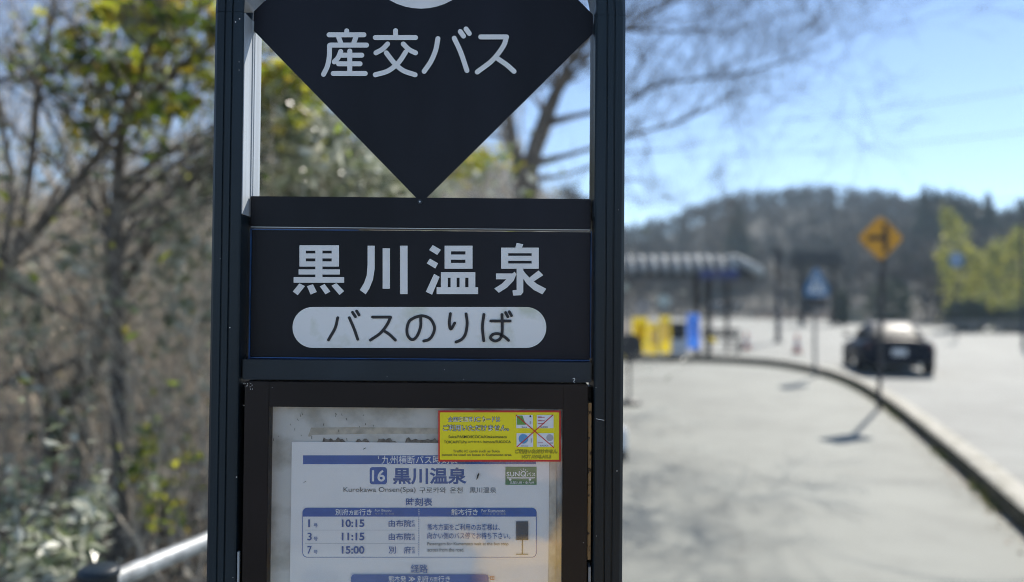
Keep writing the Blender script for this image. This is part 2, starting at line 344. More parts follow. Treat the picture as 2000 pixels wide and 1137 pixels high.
for xx, s in ((XLi, 1), (XRi, -1)):
    m = MB(); x0, x1 = sorted((xx, xx + s * 0.0012)); m.box((x0, YF + 0.003, zl), (x1, YB - 0.002, ZS))
    for yy in (0.45, 0.56): m.box((x0, YF + (YB - YF) * yy, zl), (x1 + (0.0012 if s > 0 else 0), YF + (YB - YF) * (yy + 0.05), ZS))
    m.build("liner_strip", M['liner'] if s > 0 else M['navy'], SIGN)
m = MB(); m.box((XL - 0.06, -0.17, 0.0), (XR + 0.06, 0.19, 0.07)); m.build("base", M['concrete'], SIGN, 0.008)

def merge(o, mbx, m):
    o.data.materials.append(m); k = len(o.data.materials) - 1
    bm = bmesh.new(); bm.from_mesh(o.data); vs = [bm.verts.new(v) for v in mbx.v]
    for f in mbx.f: bm.faces.new([vs[i] for i in f]).material_index = k
    bm.to_mesh(o.data); bm.free()
# lettering tools
class Strokes:
    def __init__(s, conv, y): s.mb, s.conv, s.y, s.k = MB(), conv, y, 0
    def lay(s): s.k += 1; return s.y - 2.5e-5 * s.k
    def pt(s, x, z, y): p = s.conv(x, z, y); return (p.x, p.y, p.z)
    def poly(s, pts, mi=0):
        y = s.lay(); pts = list(pts); a = sum(p[0] * q[1] - q[0] * p[1] for p, q in zip(pts, pts[1:] + pts[:1]))
        if a > 0: pts = pts[::-1]
        s.mb.add([s.pt(p[0], p[1], y) for p in pts], [tuple(range(len(pts)))], mi)
    def rect(s, x0, y0, x1, y1, mi=0): s.poly([(x0, y0), (x1, y0), (x1, y1), (x0, y1)], mi)
    def rrect(s, x0, y0, x1, y1, r, mi=0):
        p = []
        for cx, cy, a0 in ((x1 - r, y0 + r, -90), (x1 - r, y1 - r, 0), (x0 + r, y1 - r, 90), (x0 + r, y0 + r, 180)):
            p += [(cx + r * math.cos(R_(a0 + a * 9)), cy + r * math.sin(R_(a0 + a * 9))) for a in range(11)]
        s.poly(p, mi)
    def frame(s, x0, y0, x1, y1, t, mi=0):
        s.rect(x0, y0, x1, y0 + t, mi); s.rect(x0, y1 - t, x1, y1, mi); s.rect(x0, y0, x0 + t, y1, mi); s.rect(x1 - t, y0, x1, y1, mi)
    def disc(s, x, y, r, mi=0, n=48): s.poly([(x + r * math.cos(6.28318 * k / n), y + r * math.sin(6.28318 * k / n)) for k in range(n)], mi)
    def stroke(s, pts, wdt, mi=0, n=6, cap=True):
        p = [Vector((a, b, 0)) for a, b in pts]; p = catmull(p, n) if len(p) > 2 else p
        y = s.lay(); vs = []
        for i, q in enumerate(p):
            t = (p[min(i + 1, len(p) - 1)] - p[max(i - 1, 0)]).normalized(); nn = Vector((-t.y, t.x, 0)) * wdt / 2
            vs += [s.pt((q + nn).x, (q + nn).y, y), s.pt((q - nn).x, (q - nn).y, y)]
        s.mb.add(vs, [(2 * i, 2 * i + 2, 2 * i + 3, 2 * i + 1) for i in range(len(p) - 1)], mi)
        if cap: s.disc(p[0].x, p[0].y, wdt / 2, mi, 20); s.disc(p[-1].x, p[-1].y, wdt / 2, mi, 20)
    def line(s, x0, y0, x1, y1, wdt, mi=0): s.stroke([(x0, y0), (x1, y1)], wdt, mi, cap=False)
    def text(s, body, x0, y0, x1, y1, off=0.0, mi=0, shear=0.0):
        c = bpy.data.curves.new("text", 'FONT'); c.body = body; c.offset = off; c.resolution_u = 4; c.shear = shear
        o = bpy.data.objects.new("text", c); col.objects.link(o); bpy.context.view_layer.update()
        me = bpy.data.meshes.new_from_object(o.evaluated_get(bpy.context.evaluated_depsgraph_get()))
        bpy.data.objects.remove(o); bpy.data.curves.remove(c)
        X = [v.co.x for v in me.vertices]; Y = [v.co.y for v in me.vertices]
        ax, bx, ay, by = min(X), max(X), min(Y), max(Y); y = s.lay()
        if x1 is None: x1 = x0 + (bx - ax) / (by - ay) * (y1 - y0)
        vs = [s.pt(x0 + (v.co.x - ax) / (bx - ax) * (x1 - x0), y1 - (v.co.y - ay) / (by - ay) * (y1 - y0), y) for v in me.vertices]
        s.mb.add(vs, [tuple(f.vertices) for f in me.polygons], mi); bpy.data.meshes.remove(me)

# diamond header board
yd = 0.976
m = MB(); c = S(821, 44, yd); hd = 352 / FPX * 0.976; hx_ = RI - 0.0015; vx = hd - hx_
m.plate([(XC, c.z + hd), (XC - hx_, c.z + vx), (XC - hx_, c.z - vx), (XC, c.z - hd * 1.01), (XC + hx_, c.z - vx), (XC + hx_, c.z + vx)][::-1], yd - SLOC.y, 0.003)
board = m.build("header_board", M['panel'], SIGN)
st = Strokes(lambda X, Y, y: S(400 + X * .42, Y * .42, y), yd - 0.0004)
SW = 23
for p in ([(660, 144), (660, 160)], [(578, 162), (740, 162)], [(622, 172), (634, 205)], [(703, 172), (691, 205)], [(585, 210), (752, 210)],
          [(580, 212), (579, 262), (570, 308), (552, 346)], [(632, 240), (620, 268), (602, 288)], [(630, 257), (730, 257)], [(622, 297), (722, 297)], [(597, 342), (746, 342)], [(674, 238), (674, 342)],
          [(887, 143), (887, 172)], [(793, 175), (980, 175)], [(850, 205), (826, 229), (796, 246)], [(923, 205), (950, 231), (980, 246)], [(934, 243), (900, 292), (852, 330), (793, 348)], [(844, 246), (880, 292), (922, 328), (978, 348)],
          [(1084, 180), (1074, 232), (1052, 285), (1020, 332)], [(1160, 178), (1190, 243), (1219, 328)], [(1188, 147), (1203, 168)], [(1215, 135), (1230, 156)],
          [(1365, 275), (1404, 302), (1438, 332)]): st.stroke(p, SW)
st.stroke([(1283, 172), (1402, 172)], SW); st.stroke([(1403, 172), (1388, 215), (1338, 280), (1267, 335)], SW)
st.mb.build("lettering", M['letter'], board)
st = Strokes(lambda X, Y, y: S(X, Y, y), yd - 0.0003); st.disc(822, -104, 121); st.mb.build("emblem_disc", M['letter'], board)

# name panel with its cap strip
yn = 0.970
m = MB(); rect(m, 489, 386, 1154, 444.5, yn + 0.001, 0.03); cap = m.build("cap_strip", M['panel'], SIGN, 0.0006)
m = MB(); q = S(820, 394, yn); m.tube([(q.x, q.y + 0.002, q.z), (q.x, q.y - 0.0005, q.z)], 0.0032, 14); m.tube([(q.x, q.y - 0.0003, q.z), (q.x, q.y - 0.001, q.z)], 0.0012, 8, 1)
m.build("screw", [M['slate'], M['steel']], cap)
m = MB(); rect(m, 490, 451, 1152.5, 699.5, yn, 0.03); panel = m.build("name_panel", M['panel'], SIGN, 0.0008)
m = MB(); rect(m, 487, 446.2, 489.2, 702, yn - 0.001, 0.02); rect(m, 489.4, 447.6, 700, 449.8, yn - 0.001, 0.02); rect(m, 489.4, 700.4, 1152, 702.2, yn - 0.001, 0.02); rect(m, 1153.4, 452, 1155, 700, yn - 0.001, 0.02)
m.build("edge_trim", M['blue_edge'], panel)
m = MB(); rect(m, 489.5, 445.6, 1153, 446.9, yn - 0.0015, 0.02); m.build("seam_strip", M['steel'], panel)
cz = lambda X, Y, y: S(400 + X * .42, 370 + Y * .42, y)
st = Strokes(cz, yn - 0.0003)
for a in ((440, 260, 624, 285), (440, 298, 624, 321), (440, 335, 624, 359), (440, 260, 470, 359), (590, 260, 624, 359), (514, 260, 547, 434), (436, 372, 628, 396), (413, 408, 648, 434),
          (827, 274, 861, 462), (908, 262, 943, 487),
          (1115, 262, 1245, 288), (1115, 303, 1245, 327), (1115, 342, 1245, 369), (1115, 262, 1145, 369), (1212, 262, 1245, 369),
          (1098, 385, 1258, 411), (1098, 385, 1130, 460), (1143, 411, 1171, 460), (1185, 411, 1211, 460), (1226, 385, 1258, 460), (1078, 455, 1271, 487),
          (1378, 271, 1553, 297), (1378, 309, 1553, 332), (1378, 345, 1553, 369), (1378, 271, 1411, 369), (1520, 271, 1553, 369)): st.rect(*a)
for p in ([(440, 437), (466, 450), (432, 492), (409, 475)], [(475, 450), (503, 441), (521, 477), (492, 489)], [(535, 451), (557, 440), (584, 475), (561, 488)], [(589, 448), (612, 436), (648, 473), (626, 491)],
          [(757, 262), (790, 262), (790, 370), (782, 420), (765, 462), (748, 488), (721, 468), (741, 435), (753, 400), (757, 350)],
          [(1060, 259), (1098, 281), (1081, 305), (1043, 282)], [(1047, 322), (1085, 344), (1072, 368), (1032, 344)], [(1066, 393), (1092, 407), (1057, 490), (1028, 476)],
          [(1450, 249), (1481, 255), (1474, 274), (1444, 272)], [(1450, 362), (1481, 362), (1481, 478), (1470, 492), (1434, 494), (1431, 470), (1450, 467)],
          [(1354, 391), (1430, 391), (1441, 383), (1449, 395), (1436, 425), (1405, 457), (1367, 481), (1346, 461), (1380, 440), (1402, 418), (1354, 418)],
          [(1552, 377), (1574, 399), (1527, 430), (1506, 413)], [(1478, 372), (1492, 392), (1515, 416), (1545, 440), (1588, 462), (1570, 488), (1530, 468), (1498, 440), (1478, 412)]): st.poly(p)
st.mb.build("lettering", M['letter'], panel)
st = Strokes(cz, yn - 0.0003); st.rrect(408, 547, 1588, 737, 94); pill = st.mb.build("badge", M['pill'], panel)
st = Strokes(cz, yn - 0.0008)
for p in ([(618, 597), (606, 645), (575, 700)], [(672, 597), (694, 648), (711, 697)], [(687, 572), (700, 592)], [(706, 566), (717, 584)],
          [(780, 594), (862, 594)], [(864, 595), (848, 628), (817, 668), (770, 701)], [(832, 657), (860, 676), (886, 701)],
          [(1004, 596), (1003, 640), (987, 682), (965, 699), (945, 682), (940, 648), (952, 612), (980, 594)], [(980, 594), (1012, 588), (1048, 602), (1068, 640), (1060, 676), (1042, 698), (1018, 705)],
          [(1142, 578), (1137, 620), (1144, 650), (1162, 622)], [(1215, 579), (1220, 625), (1212, 672), (1194, 698), (1168, 710)],
          [(1298, 582), (1291, 640), (1297, 704)], [(1330, 612), (1420, 612)], [(1382, 582), (1383, 660), (1374, 693), (1350, 705), (1329, 692), (1340, 674), (1368, 672), (1394, 686), (1412, 702)],
          [(1399, 573), (1409, 592)], [(1416, 569), (1426, 587)]): st.stroke(p, 13.5)
st.mb.build("lettering", M['ink'], pill)

# crossbar, timetable case
m = MB(); rect(m, 473, 705, 1155.5, 744.5, 0.952, 0.05); crossbar = m.build("crossbar", M['slate'], SIGN, 0.0008)
CASE = empty("timetable_case", (0, 0, 0)); CASE.parent = SIGN
m = MB(); yc = 0.946; ox = (475, 748, 1147, 2150); ix = (523, 797, 1099, 2090)
a = [S(ox[0], 950, yc), S(ox[2], 950, yc), S(800, ox[1], yc), S(800, ox[3], yc)]; b = [S(ix[0], 950, yc), S(ix[2], 950, yc), S(800, ix[1], yc), S(800, ix[3], yc)]
X0, X1, Z1, Z0 = a[0].x, a[1].x, a[2].z, a[3].z; x0, x1, z1, z0 = b[0].x, b[1].x, b[2].z, b[3].z; ya, yb = yc - SLOC.y, 0.975 - SLOC.y
m.box((X0, ya, Z0), (x0, yb, Z1)); m.box((x1, ya, Z0), (X1, yb, Z1)); m.box((x0, ya + 0.00008, z1), (x1, yb, Z1 - 0.0001)); m.box((x0, ya + 0.00008, Z0 + 0.0001), (x1, yb, z0))
door = m.build("door_frame", M['brown'], CASE, 0.0007)
m = MB(); m.box((x0 - 0.004, 0.9620 - SLOC.y, z0 - 0.004), (x1 + 0.004, 0.9635 - SLOC.y, z1 + 0.004)); back = m.build("backing_board", M['back'], CASE)
cz3 = lambda X, Y, y: S(400 + X * .42, 737 + Y * .42, y)
random.seed(3)
st = Strokes(cz3, 0.9618); st.poly([(480, 275), (494, 234), (700, 232), (1150, 236), (1150, 262), (700, 264), (500, 268), (490, 276)])
for _ in range(26):
    x, y = random.uniform(300, 800), random.uniform(160, 300); st.line(x, y, x + random.uniform(-6, 6), y + random.uniform(4, 16), 2.5, 1)
for xs in ((545, 660), (700, 770), (800, 895), (930, 1100)):
    t = [(x, 304 - random.uniform(6, 26)) for x in range(xs[0] + 8, xs[1] - 4, 11)]; st.poly([(xs[0], 306)] + t + [(xs[1], 306)], 1)
st.mb.build("residue", [M['tape'], M['tear']], back)
m = MB(); m.box((x0 - 0.003, 0.9535 - SLOC.y, z0 - 0.003), (x1 + 0.003, 0.9555 - SLOC.y, z1 + 0.003)); m.build("glass", M['acrylic'], CASE)
m = MB(); rect(m, 1148.2, 787, 1154.6, 1094, 0.953, 0.02); m.build("hinge_strip", M['rust'], CASE, 0.0004)
m = MB(); rect(m, 1149, 1108, 1154, 1170, 0.952, 0.02); m.build("latch", M['liner'], CASE); m = MB(); rect(m, 463, 1078, 466.5, 1170, 0.946, 0.004); m.build("latch", M['liner'], CASE)
m = MB(); rect(m, 470, 752, 1160, 2150, 0.980, 0.025); rect(m, 474, 2155, 1156, 2195, 0.952, 0.045); m.build("case_body", M['navy'], CASE)
random.seed(11); st = Strokes(lambda X, Y, y: S(X, Y, y), 0.9458)
for cx, cy, n, sp in ((484, 752, 14, 9), (1121, 744, 0, 0), (492, 757, 5, 8), (533, 757, 1, 2), (476, 792, 2, 2), (1140, 1060, 1, 1), (473, 940, 1, 1)):
    for _ in range(n):
        x, y = cx + random.uniform(-sp, sp), max(749.5, cy + random.uniform(-sp, sp) * 0.5); r0 = random.uniform(0.4, 1.3)
        st.poly([(x + r0 * random.uniform(.4, 1) * math.cos(a), y + r0 * random.uniform(.4, 1) * math.sin(a)) for a in (0, 1, 2, 3, 4, 5, 6)])
merge(door, st.mb, M['chip'])
st = Strokes(lambda X, Y, y: S(X, Y, y), 0.9514)
st.stroke([(1119, 740), (1122, 739), (1122.5, 742.5), (1120, 745), (1122, 747)], 1.6)
for x, y in ((756, 736), (868, 722), (905, 741)): st.disc(x, y, 0.7, 0, 7)
merge(crossbar, st.mb, M['chip'])
st = Strokes(lambda X, Y, y: S(X, Y, y), 0.9438)
for x, y in ((468, 37), (467, 121), (467, 137), (462, 932), (455, 1128), (460, 43), (449, 640), (430, 505)): st.disc(x, y, random.uniform(0.6, 1.5), 0, 7)
merge(POSTL, st.mb, M['chip'])
st = Strokes(lambda X, Y, y: S(X, Y, y), 0.9438)
for x, y in ((1164, 757), (1205, 920), (1165, 1047), (1208, 410)): st.disc(x, y, random.uniform(0.6, 1.4), 0, 7)
st.line(1164, 818, 1180, 821, 1.2); merge(POSTR, st.mb, M['chip'])

# ------------------------------------------------------------------ timetable sheet inside the case
SHEET = empty("timetable_sheet", SLOC, (0, SROT, 0), "white bus timetable sheet with blue headings pinned behind the case glass", "timetable")
ys = 0.9600
m = MB(); p, q = S(568, 1000, ys), S(1072, 1000, ys); zt, zb = S(820, 865, ys).z, S(820, 2040, ys).z
m.box((p.x, p.y, zb), (q.x, p.y + 0.0003, zt)); m.build("paper", M['paper'], SHEET)
m = MB(); p2, q2 = S(1072.5, 1000, ys), S(1086, 1000, ys); m.box((p2.x, p2.y + 0.0004, zb), (q2.x, p2.y + 0.0008, S(820, 895, ys).z)); m.build("backing_paper", M['paper_old'], SHEET)
st = Strokes(cz3, ys - 0.00015); B, T, Wh, Gy, Gn, Ln, Rd, Bk = range(8)
st.rect(457, 363, 1540, 404, B); st.text("九州横断バス時刻表", 822, 364, 1176, 403, 0.006, Wh)
st.rrect(767, 418, 847, 498, 13, B); st.text("16", 777, 431, 838, 485, 0.02, Wh)
st.text("黒川温泉", 874, 419, 1218, 499, 0.028, T)
st.rect(1398, 416, 1543, 500, Gn); st.text("SUN", 1403, 440, 1464, 461, 0.02, Wh); st.text("バス", 1497, 442, 1538, 461, 0.02, Wh)
st.disc(1481, 449, 13, Wh, 24); st.disc(1481, 449, 8.5, Gn, 24); st.line(1483, 452, 1493, 461, 4, Wh)
for a in (-150, -120, -90, -60, -30): st.line(1481 + 16 * math.cos(R_(a)), 449 + 16 * math.sin(R_(a)), 1481 + 25 * math.cos(R_(a)), 449 + 25 * math.sin(R_(a)), 2.4, Wh)
st.rect(1405, 465, 1536, 467.5, Wh); st.rect(1408, 471, 1533, 473, Wh); st.disc(1420, 475, 6, Wh, 16); st.disc(1512, 475, 6, Wh, 16); st.text("北部九州・全九州", 1418, 483, 1531, 497, 0.01, Wh)
st.text("Kurokawa Onsen(Spa)", 645, 511, 980, 540, 0.0, Gy); st.text("구로카와", 998, 511, 1122, 539, 0.0, Gy); st.text("온천", 1140, 511, 1199, 539, 0.0, Gy); st.text("黒川温泉", 1232, 511, 1355, 538, 0.0, Gy)
st.text("時刻表", 936, 561, 1058, 599, 0.014, T)
st.rrect(454, 607, 1543, 838, 22, B); st.rrect(457, 610, 1540, 835, 20, Wh)
p = [(454, 648), (454, 629), (460, 614), (476, 607), (1521, 607), (1537, 614), (1543, 629), (1543, 648)]; st.poly(p, B)
st.text("別府", 607, 612, 667, 642, 0.008, Wh); st.text("方面", 670, 618, 715, 640, 0.008, Wh); st.text("行き", 718, 612, 776, 642, 0.008, Wh)
st.text("For Beppu", 791, 613, 867, 628, 0.0, Wh); st.text("벳푸 행  往 別府", 792, 630, 880, 640, 0.0, Ln)
st.text("熊本行き", 1146, 612, 1270, 642, 0.008, Wh); st.text("For Kumamoto", 1287, 614, 1397, 628, 0.0, Wh); st.text("구마모토 행  往 熊本", 1288, 631, 1400, 641, 0.0, Ln)
for k in range(4): st.rect(994, 614 + k * 8, 998, 618 + k * 8, Wh)
for k in range(22): st.rect(993.5, 652 + k * 8.2, 997, 656 + k * 8.2, T)
for i, (no, tm) in enumerate((("1", "10:15"), ("3", "11:15"), ("7", "15:00"))):
    y = 680 + i * 62; st.text(no, 481 if no == '1' else 477, y - 19, 489 if no == '1' else 497, y + 17, 0.012, T); st.text("号", 506, y, 525, y + 18, 0.01, T); st.text(tm, 637, y - 19, 742, y + 17, 0.024, T)
    if i < 2: st.text("由布院", 855, y - 17, 960, y + 16, 0.008, T); st.rect(466, y + 30, 990, y + 31.2, Ln)
    else: st.text("別", 855, y - 17, 888, y + 16, 0.008, T); st.text("府", 926, y - 17, 959, y + 16, 0.008, T)
    st.text("終", 962, y - 15, 978, y - 1, 0.01, T); st.text("点", 962, y + 1, 978, y + 16, 0.01, T)
st.text("熊本方面をご利用のお客様は、", 1035, 682, 1372, 712, 0.006, T); st.text("向かい側のバス停でお待ち下さい。", 1035, 722, 1421, 752, 0.006, T)
st.text("Passengers for Kumamoto wait at the bus stop", 1035, 767, 1412, 786, 0.006, Gy); st.text("across from the road.", 1035, 793, 1206, 811, 0.006, Gy)
st.rect(1448, 670, 1504, 757, Gy); st.rect(1475, 757, 1479, 822, Gy); st.rect(1448, 821, 1504, 825, Gy)
st.text("経路", 957, 871, 1037, 910, 0.014, T)
p = [(680, 1000), (680, 930), (684, 921), (693, 917), (1307, 917), (1316, 921), (1320, 930), (1320, 1000)]; st.poly(p, B); st.rect(684, 960, 1316, 1300, Wh); st.frame(680, 960, 1320, 1304, 4, B)
st.text("熊本発", 854, 923, 936, 952, 0.008, Wh); st.text("≫", 948, 926, 978, 950, 0.01, Wh); st.text("別府", 988, 923, 1040, 952, 0.008, Wh); st.text("方面", 1043, 928, 1082, 950, 0.008, Wh); st.text("行き", 1085, 923, 1141, 952, 0.008, Wh)
st.frame(1327, 924, 1346, 942, 2.5, Rd); st.line(1330, 933, 1343, 933, 2, Rd); st.line(1336.5, 927, 1336.5, 940, 2, Rd)
st.poly([(1262, 478), (1266, 455), (1275, 443), (1277, 452), (1270, 470)], Bk); st.poly([(735, 334), (748, 327), (750, 329), (738, 336)], Bk); st.line(806, 366, 808, 380, 3, Wh)
st.poly([(458, 489), (470, 482), (472, 484), (460, 491)], Gy)
st.mb.build("print", [M['pblue'], M['pblue_text'], M['pwhite'], M['pgrey'], M['pgreen'], M['pline'], M['pred'], M['black']], SHEET)

# yellow notice stuck on the glass
STK = empty("notice_sticker", SLOC, (0, SROT, 0), "yellow notice with a red border and red cross stuck on the case glass", "notice")
yk = 0.9528; cz4 = lambda X, Y, y: S(850 + X * .13, 790 + Y * .13, y)
st = Strokes(cz4, yk); st.rect(46, 92, 1888, 860, 0); st.rect(70, 120, 1862, 832, 1)
st.mb.build("backing", [M['red'], M['yel']], STK)
st = Strokes(cz4, yk - 0.0001); K, P, Yl, O, C, CG, CB, CY, CP, RR = range(10)
def outl(t, x0, y0, x1, y1, e, fill, o1=0.055):
    st.text(t, x0 - e, y0 - e, x1 + e, y1 + e, o1, K); st.text(t, x0, y0, x1, y1, -0.004, fill)
outl("全国交通系", 190, 186, 565, 262, 5, P); outl("IC", 585, 190, 676, 258, 5, P); outl("カードは", 700, 186, 975, 260, 5, P)
outl("ご利用いただけません。", 120, 306, 1105, 400, 6, P)
st.text("Suica/PASMO/ICOCA/Kitaka/manaca", 200, 466, 1076, 508, 0.012, K)
st.text("TOICA/PiTaPa/", 130, 544, 482, 586, 0.012, K); st.text("はやかけん", 497, 546, 705, 580, 0.012, K); st.text("/nimoca/SUGOCA", 716, 542, 1136, 582, 0.012, K)
st.text("Traffic IC cards such as Suica", 265, 682, 972, 722, 0.03, O); st.text("cannot be used on buses in Kumamoto area.", 98, 738, 1155, 776, 0.03, O)
outl("ご利用いただけません", 1205, 678, 1832, 738, 5, Yl); outl("NOT AVAILABLE", 1305, 762, 1738, 808, 4, Yl)
for x0, y0, x1, y1 in ((1218, 158, 1468, 358), (1526, 158, 1778, 358), (1222, 432, 1472, 640), (1526, 432, 1780, 640)): st.rect(x0, y0, x1, y1, C)
st.poly([(1226, 168), (1312, 168), (1362, 306), (1226, 306)], CG); st.disc(1430, 178, 14, K, 14); st.rect(1420, 250, 1442, 300, CY)
st.rect(1542, 182, 1600, 204, CP); st.rect(1600, 190, 1645, 200, CP); st.rect(1542, 234, 1600, 254, CP); st.rect(1604, 240, 1645, 250, CP); st.rect(1544, 280, 1640, 296, CP)
st.disc(1325, 517, 72, CB, 32); st.rect(1436, 510, 1452, 575, CY); st.disc(1722, 500, 52, CY, 24); st.rect(1540, 572, 1620, 582, CP); st.rect(1720, 572, 1770, 590, CY)
st.text("Suica", 1300, 330, 1378, 352, 0.0, K); st.text("PASMO", 1575, 330, 1692, 354, 0.0, K); st.text("nimoca", 1290, 614, 1396, 632, 0.0, K); st.text("SUGOCA", 1575, 608, 1702, 632, 0.0, K)
st.line(1212, 158, 1786, 652, 13, RR); st.line(1772, 156, 1226, 640, 13, RR)
st.mb.build("print", [M['black'], M['card'], M['yel'], M['yel2'], M['card'], M['cgreen'], M['cblue'], M['cgrey'], M['cpink'], M['red']], STK)

# ------------------------------------------------------------------ handrail at the verge
RAIL = empty("handrail", (-0.96, 1.72, 0), (0, 0, 0), "galvanised pipe handrail on black posts beside the verge, lower left", "handrail")
A = Vector((-0.955, 1.72, 0.808)); dv = Vector((0.106, 0.30, 0)).normalized(); off = Vector((-0.96, 1.72, 0))
m = MB(); m.tube([A - off + dv * t for t in (0.03, 0.5, 1.2, 2.0, 3.0)], 0.0235, 16); m.build("rail", M['railpaint'], RAIL)
for t in (0, 1.5, 3.0):
    c = A - off + dv * t; c.z = -0.1 ; m = MB(); m.lathe((c.x, c.y, c.z), [(0.041, 0), (0.041, 0.930), (0.045, 0.932), (0.045, 0.945), (0.038, 0.952), (0.0, 0.954)], 20)
    m.build("post", M['slate'], RAIL)

# ------------------------------------------------------------------ vegetation tools
def grow(m, p, d, L, r, depth, rnd, up=0.15, spread=0.6, seg=4, tips=None, n=5, kids=(2, 4), bend=0.16, rmin=0.0012):
    pts = [p]; rad = [r]; q = p.copy(); dd = d.normalized()
    for i in range(seg):
        dd = (dd + Vector((rnd.gauss(0, bend), rnd.gauss(0, bend), rnd.gauss(0, bend) + up * 0.3))).normalized()
        q = q + dd * (L / seg); pts.append(q); rad.append(max(r * (1 - 0.55 * (i + 1) / seg), rmin))
    m.tube(pts, rad, n if r > 0.012 else 3, 0, False)
    if tips is not None and depth <= 1: tips += pts[1:]
    if depth > 0:
        for _ in range(rnd.randint(*kids)):
            k = rnd.uniform(0.35, 1.0); i = min(int(k * seg), seg - 1); b = pts[i].lerp(pts[i + 1], k * seg - i)
            ax = Vector((rnd.gauss(0, 1), rnd.gauss(0, 1), rnd.gauss(0, 1))).normalized()
            nd = (dd + ax * spread + Vector((0, 0, up))).normalized()
            grow(m, b, nd, L * rnd.uniform(0.5, 0.78), rad[min(i + 1, seg)] * rnd.uniform(0.5, 0.75), depth - 1, rnd, up, spread, max(2, seg - 1), tips, n, kids, bend, rmin)
def limb(m, path, rnd, twigs=0, tl=0.5, depth=1, tips=None, n=8, rmin=0.0012):
    pts = [W(a, b, D) for a, b, D, r in path]; sp = catmull(pts, 5); k = len(path); rr = []
    for i in range(len(sp)):
        t = i / (len(sp) - 1) * (k - 1); j = min(int(t), k - 2); rr.append(path[j][3] + (path[j + 1][3] - path[j][3]) * (t - j))
    m.tube(sp, rr, n, 0)
    for _ in range(twigs):
        i = rnd.randint(len(sp) // 4, len(sp) - 2); t = (sp[i + 1] - sp[i]).normalized()
        d = (t * 0.5 + Vector((rnd.gauss(0, .7), rnd.gauss(0, .7), rnd.gauss(0.25, .6)))).normalized()
        grow(m, sp[i], d, tl * rnd.uniform(0.6, 1.4), rr[i] * 0.4, depth, rnd, tips=tips, rmin=rmin)
    return sp
def cloud(m, cl, rnd, size, mi=0, asp=0.5):             # leaves in soft clusters (px ellipse at a distance range)
    for cx, cy, rx, ry, D, dD, n in cl:
        n = int(n * 2.4)
        sub = [(rnd.gauss(0, .6), rnd.gauss(0, .6), rnd.gauss(0, .6)) for _ in range(max(5, n // 9))]
        for _ in range(n):
            s0 = rnd.choice(sub); sz = size * rnd.uniform(.8, 1.15); dd = D + dD * (s0[2] + rnd.gauss(0, .15))
            m.leaf(W(cx + rx * (s0[0] + rnd.gauss(0, .24)), cy + ry * (s0[1] + rnd.gauss(0, .24)), dd), sz, mi, rnd, asp)
def plant(name, label, cat, group, build, mats_wood, mats_leaf, part=("stem", "foliage")):
    wood, leaf = MB(), MB(); base = build(wood, leaf)
    for mbx in (wood, leaf): mbx.v = [(x - base.x, y - base.y, z - base.z) for x, y, z in mbx.v]
    o = empty(name, base, (0, 0, 0), label, cat, group)
    if wood.f: wood.build(part[0], mats_wood, o)
    if leaf.f: leaf.build(part[1], mats_leaf, o)
    return o
BANK = "shrubs and trees on the bank behind the sign"
def p1(wd, lf):
    rn = random.Random(1); tips = []
    b = W(236, 1080, 4.4); b.z = -0.1
    limb(wd, [(236, 1120, 4.4, .045), (230, 750, 4.4, .042), (226, 480, 4.3, .036), (234, 300, 4.3, .03), (252, 200, 4.2, .024), (300, 60, 4.1, .018), (330, -180, 4.0, .010)], rn, 44, .7, 2, tips)
    limb(wd, [(240, 240, 4.25, .02), (300, 190, 4.2, .018), (380, 110, 4.1, .014), (470, 60, 4.1, .01), (560, 20, 4.0, .006)], rn, 14, .5, 1, tips)
    limb(wd, [(228, 420, 4.3, .02), (330, 330, 4.5, .015), (480, 230, 4.7, .012), (600, 170, 4.8, .006)], rn, 14, .5, 1, tips)
    for t in tips:
        if rn.random() < 0.3: lf.leaf(t + Vector((rn.gauss(0, .04), rn.gauss(0, .04), rn.gauss(0, .04))), .07, rn.choice((0, 0, 1, 2)), rn, .5)
    cloud(lf, [(190, 160, 80, 60, 4.2, .3, 30), (340, 60, 100, 50, 4.1, .3, 55), (560, 150, 60, 60, 4.6, .3, 55), (430, 160, 60, 70, 4.2, .3, 45), (260, 20, 110, 40, 4.1, .3, 35), (340, 200, 90, 40, 4.2, .3, 30)], rn, .125, 0)
    cloud(lf, [(300, 120, 180, 130, 4.3, .8, 60), (120, 60, 140, 70, 4.3, .6, 20), (560, 190, 90, 90, 5.0, .6, 70)], rn, .085, 0)
    cloud(lf, [(300, 120, 180, 120, 4.2, .8, 60), (200, 300, 160, 120, 4.5, .6, 50)], rn, .08, 2)
    cloud(lf, [(160, 150, 60, 70, 4.3, .3, 45), (300, 180, 80, 50, 4.3, .3, 25), (540, 200, 60, 60, 4.8, .3, 60)], rn, .08, 1)
    return b
plant("evergreen_tree", "small tree with sunlit yellow-green leaves and an upright trunk left of the sign", "tree", BANK, p1, M['bark'], [M['lyel'], M['ldark'], M['lpale']], ("trunk", "crown"))
